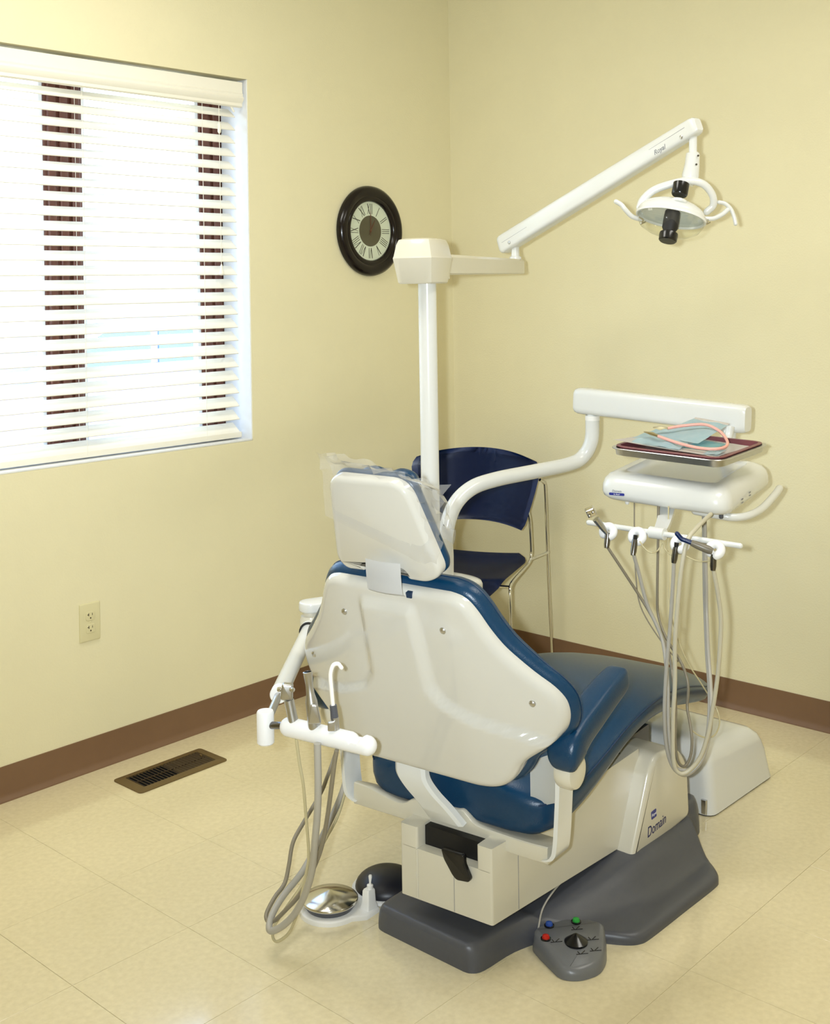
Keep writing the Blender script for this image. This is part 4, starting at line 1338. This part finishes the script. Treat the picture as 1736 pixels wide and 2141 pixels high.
cord = [T(-0.070, 0.012, 1.073), T(-0.036, 0.040, 1.080), T(0.018, 0.060, 1.086), T(0.064, 0.048, 1.076), T(0.104, 0.008, 1.060), T(0.126, -0.045, 1.052), T(0.120, -0.092, 1.050), T(0.080, -0.110, 1.050), T(0.018, -0.104, 1.055), T(-0.050, -0.092, 1.066)]
obj('cord', tube(smooth(cord, 7), 0.0042, 10, round_end=True), 'pink', bc)
for p, q in ((cord[0], T(-0.108, -0.005, 1.073)), (cord[-1], T(-0.095, -0.084, 1.072))):
    d = (q - p).normalized()
    sd_ = d.cross(UPZ).normalized()
    obj('clip', loft([[p - sd_ * .004 - UPZ * .002, p + sd_ * .004 - UPZ * .002, p + sd_ * .004 + UPZ * .003, p - sd_ * .004 + UPZ * .003],
                      [p.lerp(q, .5) - sd_ * .007 - UPZ * .001, p.lerp(q, .5) + sd_ * .007 - UPZ * .001, p.lerp(q, .5) + sd_ * .007 + UPZ * .005, p.lerp(q, .5) - sd_ * .007 + UPZ * .005],
                      [q - sd_ * .004, q + sd_ * .004, q + sd_ * .004 + UPZ * .002, q - sd_ * .004 + UPZ * .002]]), 'brass', bc)

# ------------------------------------------------------------------ assistant's arm
aa = thing('assistant_instrument_holder', 'white telescoping assistant arm with instrument bar left of the chair', 'instrument holder', (-1.42, -0.96, 0.62))
pA, pB = V(-1.38, -0.99, 0), V(-1.640, -0.892, 0)
dd = (pB - pA).normalized()
nn = V(-dd.y, dd.x, 0)
lk = [pA - dd * 0.03 + nn * 0.034, pA - dd * 0.03 - nn * 0.034]
pl = [(p.x, p.y) for p in lk] + [((pB - nn * 0.032 * math.cos(a) + dd * 0.032 * math.sin(a)).x, (pB - nn * 0.032 * math.cos(a) + dd * 0.032 * math.sin(a)).y) for a in [PI * i / 10 for i in range(11)]]
obj('link_plate', prism(pl, Matrix.Translation((0, 0, 0.624)), 0.026, 0.005, 3), 'white', aa)
obj('swivel', lathe([(0.022, 0.626), (0.022, 0.614), (0.027, 0.612), (0.030, 0.600), (0.030, 0.560), (0.026, 0.545)], (pB.x, pB.y, 0), UPZ, 26), 'cream', aa)
t0_, t1_ = V(-1.632, -0.884, 0.582), V(-2.035, -1.214, 0.574)
td = (t1_ - t0_).normalized()
obj('swivel_sleeve', tube([t0_, t0_ + td * 0.055], 0.0245, 24), 'white', aa)
obj('sleeve_ring', tube([t0_ + td * 0.053, t0_ + td * 0.058], 0.0248, 24), 'blackmatte', aa)
obj('arm_tube', tube([t0_ + td * 0.03, t1_], 0.0195, 26), 'white', aa)
obj('tube_bushing', tube([t1_ - td * 0.02, t1_, t1_ + td * 0.003], 0.02, 26, radii=[0.0200, 0.0200, 0.018]), 'nylon', aa)
cc = V(-2.143, -1.296, 0)
obj('slide_rod', tube([t1_ - td * 0.01, V(-2.128, -1.286, 0.560)], 0.0088, 16), 'steel', aa)
obj('pivot_block', lathe([(0.016, 0.517), (0.0185, 0.520), (0.0185, 0.584), (0.0165, 0.5872)], cc, UPZ, 28), 'nylon', aa)
BL, BR = V(-2.138, -1.343, 0.566), V(-2.090, -1.572, 0.562)
bdir = (BR - BL).normalized()
obj('link_rod', tube([V(-2.141, -1.305, 0.558), BL + bdir * 0.004], 0.0078, 14), 'darksteel', aa)
# bar with cut-outs on its upper side
rings = []
nb = 60
LB = (BR - BL).length
side_b = bdir.cross(UPZ).normalized()
slots = [(0.192, 0.015)]
for i in range(nb + 1):
    s = LB * i / nb
    r = 0.020
    e = min(s + 0.0008, LB - s + 0.0008)
    if e < r:
        r = math.sqrt(max(1e-6, r * r - (r - e) ** 2))
    cut = 0.0
    for c_, w_ in slots:
        cut = max(cut, 1 - sstep((abs(s - c_) - w_ * 0.55) / (w_ * 0.6)))
    ring = []
    for k in range(20):
        a = 2 * PI * k / 20
        z = math.sin(a) * r
        x = math.cos(a) * r
        lim = 0.020 - 0.014 * cut
        z = min(z, lim)
        ring.append(BL + bdir * s + side_b * x + UPZ * z)
    rings.append(ring)
obj('instrument_bar', loft(rings), 'nylon', aa, angle=50)
sal = [(-2.140, -1.455, 0.556), (-2.137, -1.452, 0.470), (-2.125, -1.435, 0.401), (-2.109, -1.408, 0.325), (-2.086, -1.374, 0.254), (-2.069, -1.334, 0.186), (-2.064, -1.294, 0.125), (-2.071, -1.258, 0.086), (-2.080, -1.232, 0.069), (-2.078, -1.220, 0.074), (-2.052, -1.203, 0.087), (-2.011, -1.190, 0.104), (-1.944, -1.173, 0.121), (-1.911, -1.165, 0.136), (-1.860, -1.147, 0.157), (-1.817, -1.134, 0.181), (-1.777, -1.120, 0.204), (-1.744, -1.111, 0.233), (-1.714, -1.099, 0.260), (-1.62, -1.06, 0.33), (-1.45, -1.01, 0.40)]
sep = [(-2.124, -1.495, 0.547), (-2.121, -1.484, 0.515), (-2.111, -1.465, 0.466), (-2.090, -1.429, 0.387), (-2.064, -1.383, 0.302), (-2.053, -1.351, 0.249), (-2.042, -1.303, 0.178), (-2.044, -1.272, 0.138), (-2.053, -1.248, 0.110), (-2.061, -1.224, 0.084), (-2.065, -1.204, 0.073), (-2.056, -1.185, 0.080), (-2.023, -1.176, 0.102), (-1.988, -1.170, 0.118), (-1.961, -1.155, 0.145), (-1.934, -1.140, 0.184), (-1.891, -1.127, 0.209), (-1.846, -1.117, 0.235), (-1.811, -1.112, 0.262), (-1.779, -1.103, 0.293), (-1.67, -1.06, 0.36), (-1.45, -1.02, 0.43)]
syr = [(-2.137, -1.387, 0.547), (-2.127, -1.385, 0.492), (-2.117, -1.384, 0.446), (-2.094, -1.365, 0.370), (-2.064, -1.339, 0.267), (-2.054, -1.320, 0.219), (-2.048, -1.297, 0.161), (-2.043, -1.273, 0.103), (-2.045, -1.248, 0.056), (-2.059, -1.226, 0.035), (-2.060, -1.211, 0.039), (-2.044, -1.198, 0.053), (-2.006, -1.194, 0.077), (-1.958, -1.188, 0.101), (-1.925, -1.180, 0.121), (-1.842, -1.152, 0.161), (-1.787, -1.138, 0.194), (-1.737, -1.118, 0.240), (-1.66, -1.08, 0.30), (-1.45, -1.03, 0.37)]
# suction and syringe
t = thing('assistant_syringe', 'steel three-way syringe at the left end of the assistant bar', 'syringe', V(-2.133, -1.374, 0.58))
obj('hose', tube(smooth(syr, 5), 0.0033, 8), 'thinhose', t)
obj('syringe_body', tube([V(-2.136, -1.380, 0.558), V(-2.134, -1.374, 0.585), V(-2.137, -1.366, 0.624)], 0.0105, 18, radii=[0.0095, 0.0105, 0.0105]), 'steel', t)
sh_ = obj('syringe_head', prism(roundpoly([(-0.013, -0.016), (0.013, -0.016), (0.011, 0.018), (-0.012, 0.018)], 0.005), frame(V(-2.137, -1.361, 0.640) + LT_ * -0.010, LR + UPZ * -0.1, LT_), 0.020, 0.004), 'steel', t)
obj('syringe_button', lathe([(0.005, 0), (0.005, 0.007), (0.003, 0.008)], V(-2.137, -1.361, 0.646) - LR * 0.013, -LR + LT_ * 0.5, 12), 'chrome', sh_)
obj('syringe_button', lathe([(0.005, 0), (0.005, 0.007), (0.003, 0.008)], V(-2.137, -1.361, 0.648) + LR * 0.009 + LT_ * 0.008, LR + LT_, 12), 'chrome', sh_)
t = thing('suction_handpiece', 'steel high-volume suction handpiece with open bore on the assistant bar', 'suction tip', V(-2.122, -1.430, 0.58))
obj('hose', tube(smooth(sal, 5), 0.0076, 14), 'greyhose', t)
ax0, ax1 = V(-2.122, -1.431, 0.556), V(-2.128, -1.416, 0.690)
axd = (ax1 - ax0).normalized()
obj('suction_tube', lathe([(0.0125, 0), (0.0135, 0.002), (0.0135, 0.03), (0.0128, 0.045), (0.0125, 0.075), (0.0085, 0.092), (0.0078, 0.110), (0.0098, 0.134), (0.0102, 0.136), (0.0082, 0.1365), (0.0072, 0.128), (0.002, 0.126)], ax0, axd, 26), 'steel', t)
obj('bore', lathe([(0.0080, 0.1362), (0.002, 0.1362), (0.002, 0.1355), (0.0080, 0.1355)], ax0, axd, 20), 'void', t)
obj('suction_valve', prism(roundpoly([(-0.012, -0.018), (0.016, -0.018), (0.008, 0.022), (-0.006, 0.022)], 0.005), frame(ax0 + axd * 0.052 + LT_ * 0.006 + LR * 0.003, LR, LT_), 0.011, 0.003), 'steel', t)
t = thing('saliva_ejector', 'cream bent saliva ejector with grey collar on the assistant bar', 'suction tip', V(-2.111, -1.480, 0.58))
obj('hose', tube(smooth(sep, 5), 0.0048, 10), 'brownhose', t)
obj('ejector_valve', tube([V(-2.116, -1.484, 0.550), V(-2.111, -1.480, 0.575), V(-2.112, -1.478, 0.607)], 0.0082, 16), 'steel', t)
obj('valve_tab', prism(roundpoly([(-0.010, -0.010), (0.006, -0.010), (0.006, 0.012), (-0.010, 0.008)], 0.003), frame(V(-2.112, -1.478, 0.592) + LT_ * 0.005 - LR * 0.004, LR, LT_), 0.007, 0.002), 'steel', t)
obj('ejector_collar', tube([V(-2.112, -1.478, 0.604), V(-2.114, -1.476, 0.632)], 0.0082, 16, radii=[0.0082, 0.0072]), 'grey', t)
obj('ejector_tip', tube(smooth([V(-2.114, -1.476, 0.628), V(-2.116, -1.474, 0.665), V(-2.117, -1.473, 0.695), V(-2.113, -1.477, 0.713), V(-2.106, -1.484, 0.716), V(-2.101, -1.489, 0.708)], 6), 0.0043, 12, round_end=True), 'paper', t)

# ------------------------------------------------------------------ foot controls
fc = thing('disc_foot_control', 'chrome disc foot control on a white base with toggle', 'foot control', (-1.845, -1.170, 0))
DCN = V(-1.848, -1.172, 0)
bp_ = [(DCN.x + 0.071 * math.cos(a), DCN.y + 0.071 * math.sin(a)) for a in [math.radians(-35 - 250 * 1 + 250 * i / 24 - 0) for i in range(25)]]
bp_ = []
for i in range(25):
    a = math.radians(10 + 260 * i / 24)
    bp_.append((DCN.x + 0.074 * math.cos(a), DCN.y + 0.074 * math.sin(a)))
tgl = V(-1.790, -1.246, 0)
bp_ += [(tgl.x - 0.030, tgl.y - 0.022), (tgl.x + 0.016, tgl.y - 0.018), (tgl.x + 0.024, tgl.y + 0.012)]
obj('control_base', prism(bp_, Matrix.Identity(4), 0.012, 0.004, 3, both=False), 'plainwhite', fc, angle=50)
obj('disc_skirt', lathe([(0.056, 0.012), (0.060, 0.018), (0.063, 0.030)], DCN, UPZ, 40, cap=False), 'grey', fc)
obj('metal_disc', lathe([(0.060, 0.024), (0.0665, 0.027), (0.067, 0.031), (0.065, 0.033), (0.034, 0.042), (0.004, 0.0505), (0.0005, 0.051)], DCN, UPZ, 56), 'spun', fc, angle=60)
tg = obj('toggle_block', loft([[(tgl.x + x * k, tgl.y + y * k, z) for x, y in roundpoly([(-0.016, -0.012), (0.014, -0.012), (0.014, 0.012), (-0.016, 0.012)], 0.005)] for k, z in ((1.25, 0.011), (1.2, 0.016), (0.95, 0.026), (0.85, 0.052), (0.70, 0.056))]), 'plainwhite', fc)
obj('toggle_switch', lathe([(0.0075, 0.054), (0.0075, 0.064), (0.003, 0.066), (0.0025, 0.070), (0.0045, 0.084), (0.0035, 0.087)], tgl, V(0.04, -0.02, 1), 14), 'plainwhite', tg)
fd = thing('dome_foot_control', 'dark domed foot control on a white base beside the lift housing', 'foot control', (-1.70, -1.19, 0))
DM = V(-1.688, -1.206, 0)
prd = [(0.078 * math.cos(PI / 2 * k / 10), 0.012 + 0.040 * math.sin(PI / 2 * k / 10)) for k in range(10)] + [(0.003, 0.052)]
obj('dome', lathe([(0.072, 0.008)] + prd, DM, UPZ, 40), 'darkdome', fd, angle=60)
obj('dome_base', lathe([(0.082, 0), (0.087, 0.004), (0.086, 0.009), (0.076, 0.011)], DM, UPZ, 40), 'plainwhite', fd)

fsw = thing('chair_foot_switch', 'grey chair foot switch with joystick and three coloured buttons', 'foot control', (-1.61, -1.73, 0))
fp = [(-1.686, -1.668), (-1.722, -1.752), (-1.700, -1.786), (-1.652, -1.806), (-1.604, -1.792), (-1.530, -1.742), (-1.532, -1.712), (-1.568, -1.662), (-1.640, -1.626), (-1.668, -1.634)]
fp = roundpoly(fp, 0.022, 5)
cx = sum(p[0] for p in fp) / len(fp)
cy = sum(p[1] for p in fp) / len(fp)


def ftop(x, y, t=1.0):
    return 0.036 + 0.012 * ((x - cx) * 0.7 + (y - cy) * 0.7) / 0.09


rings = []
for i, z in ((0.0, 0.001), (0.001, 0.012), (0.005, None), (0.012, None)):
    q = inset(fp, i)
    rings.append([(x, y, z if z is not None else ftop(x, y) - (0.005 if i < 0.01 else 0.0)) for x, y in q])
obj('switch_body', loft(rings), 'switchgrey', fsw, angle=45)
JC = V(-1.628, -1.728, 0)
JC.z = ftop(JC.x, JC.y)
obj('joystick', lathe([(0.026, -0.002), (0.026, 0.002), (0.022, 0.005), (0.012, 0.012), (0.003, 0.018), (0.001, 0.0185)], JC, V(0, 0, 1), 28), 'black', fsw)
for (x, y), c_ in (((-1.664, -1.672), 'red'), ((-1.624, -1.652), 'btnblue'), ((-1.573, -1.690), 'green')):
    z = ftop(x, y)
    bt = obj('button', lathe([(0.0085, -0.001), (0.0085, 0.004), (0.007, 0.0075), (0.003, 0.009), (0.0005, 0.0092)], (x, y, z), UPZ, 18), c_, fsw)
    obj('button_ring', lathe([(0.0115, -0.001), (0.0115, 0.0015), (0.0088, 0.002), (0.0088, -0.001)], (x, y, z), UPZ, 18, cap=False), 'black', bt)
for dx, dy in ((0.034, 0.020), (-0.024, -0.034), (0.030, -0.026), (-0.030, 0.030), (0.004, -0.050)):
    c_ = V(JC.x + dx, JC.y + dy, 0)
    b = bmesh.new()
    for (ax_, ay_, bx_, by_) in ((-0.014, 0.0, 0.012, 0.003), (-0.003, 0.002, 0.006, 0.012), (-0.006, 0.001, -0.010, 0.009)):
        q0 = c_ + LR * ax_ - LT_ * ay_
        q1_ = c_ + LR * bx_ - LT_ * by_
        q0.z, q1_.z = ftop(q0.x, q0.y) + 0.0004, ftop(q1_.x, q1_.y) + 0.0004
        tube([q0, q1_], 0.0009, 6, bm=b)
    obj('pictogram', b, 'black', fsw)
obj('cable', tube(smooth([(-1.640, -1.632, 0.030), (-1.600, -1.618, 0.062), (-1.540, -1.618, 0.090), (-1.470, -1.620, 0.102), (-1.40, -1.605, 0.104), (-1.36, -1.585, 0.092)], 6), 0.0022, 8), 'greyhose', fsw)

# ------------------------------------------------------------------ visitor chair in the corner
vcn = V(-0.235, -0.326, 0)
CFd = V(-0.935, -0.354, 0).normalized()
CRt = V(0.354, -0.935, 0).normalized()


def K(a, b_, z):
    return vcn + CFd * a + CRt * b_ + UPZ * z


vc = thing('visitor_chair', 'navy plastic stacking chair with chrome wire legs in the corner', 'chair', (-0.42, -0.40, 0))
rows = []
for j in range(15):
    t = j / 14
    z = 0.575 + 0.285 * t
    w = lerp_table([(0, 0.200), (0.06, 0.212), (0.12, 0.218), (0.5, 0.244), (0.80, 0.260), (0.90, 0.252), (0.96, 0.232), (1.0, 0.19)], t)[0]
    row = []
    for i in range(25):
        s = -1 + 2 * i / 24
        zz = z - 0.018 * s * s * t + 0.022 * (s * s) * (1 - t) * 0
        if t < 0.1:
            zz += 0.03 * (1 - s * s) * (1 - t / 0.1) * 0.6
        row.append(K(0.055 - 0.075 * t + 0.065 * s * s, w * s, zz))
    rows.append(row)
b = grid(rows)
bmesh.ops.solidify(b, geom=b.faces[:], thickness=0.009)
bmesh.ops.bevel(b, geom=[e for e in b.edges if len(e.link_faces) == 2 and e.calc_face_angle(0) > 1.0], offset=0.003, segments=2, affect='EDGES')
obj('backrest', b, 'navy', vc, angle=50)
rows = []
for j in range(17):
    t = j / 16
    a = 0.055 + 0.40 * t
    w = lerp_table([(0, 0.170), (0.06, 0.200), (0.15, 0.215), (0.8, 0.220), (0.93, 0.21), (1.0, 0.185)], t)[0]
    row = []
    for i in range(21):
        s = -1 + 2 * i / 20
        z = 0.452 - 0.018 * math.sin(PI * min(1, t * 1.15)) * (1 - s * s) + 0.006 * s * s - 0.045 * max(0, (t - 0.78) / 0.22) ** 2 + 0.018 * max(0, (0.2 - t) / 0.2) ** 2
        row.append(K(a, w * s, z))
    rows.append(row)
b = grid(rows)
bmesh.ops.solidify(b, geom=b.faces[:], thickness=0.010)
obj('seat', b, 'navy', vc, angle=50)
for s in (-1, 1):
    rl = smooth([K(-0.045, s * 0.268, 0.0), K(-0.02, s * 0.262, 0.40), K(-0.012, s * 0.258, 0.70), K(-0.004, s * 0.254, 0.735), K(0.020, s * 0.246, 0.750)], 6)
    obj('leg', tube(rl, 0.0056, 10), 'chrome', vc)
    fl_ = smooth([K(0.40, s * 0.242, 0.0), K(0.385, s * 0.236, 0.30), K(0.375, s * 0.232, 0.405), K(0.355, s * 0.228, 0.428), K(0.30, s * 0.226, 0.438), K(0.12, s * 0.224, 0.452), K(0.075, s * 0.222, 0.468), K(0.066, s * 0.222, 0.50), K(0.072, s * 0.220, 0.60), K(0.074, s * 0.214, 0.64)], 6)
    obj('leg', tube(fl_, 0.0056, 10), 'chrome', vc)
    obj('side_rail', tube([K(0.085, s * 0.223, 0.462), K(0.0, s * 0.262, 0.470), K(-0.024, s * 0.263, 0.470)], 0.0052, 10), 'chrome', vc)
    for a_, b__ in ((-0.045, 0.268), (0.40, 0.242)):
        obj('foot_glide', lathe([(0.008, 0), (0.009, 0.004), (0.007, 0.014)], K(a_, s * b__, 0), UPZ, 12), 'nylon', vc)
obj('cross_rail', tube([K(0.36, -0.228, 0.425), K(0.36, 0.228, 0.425)], 0.005, 10), 'chrome', vc)
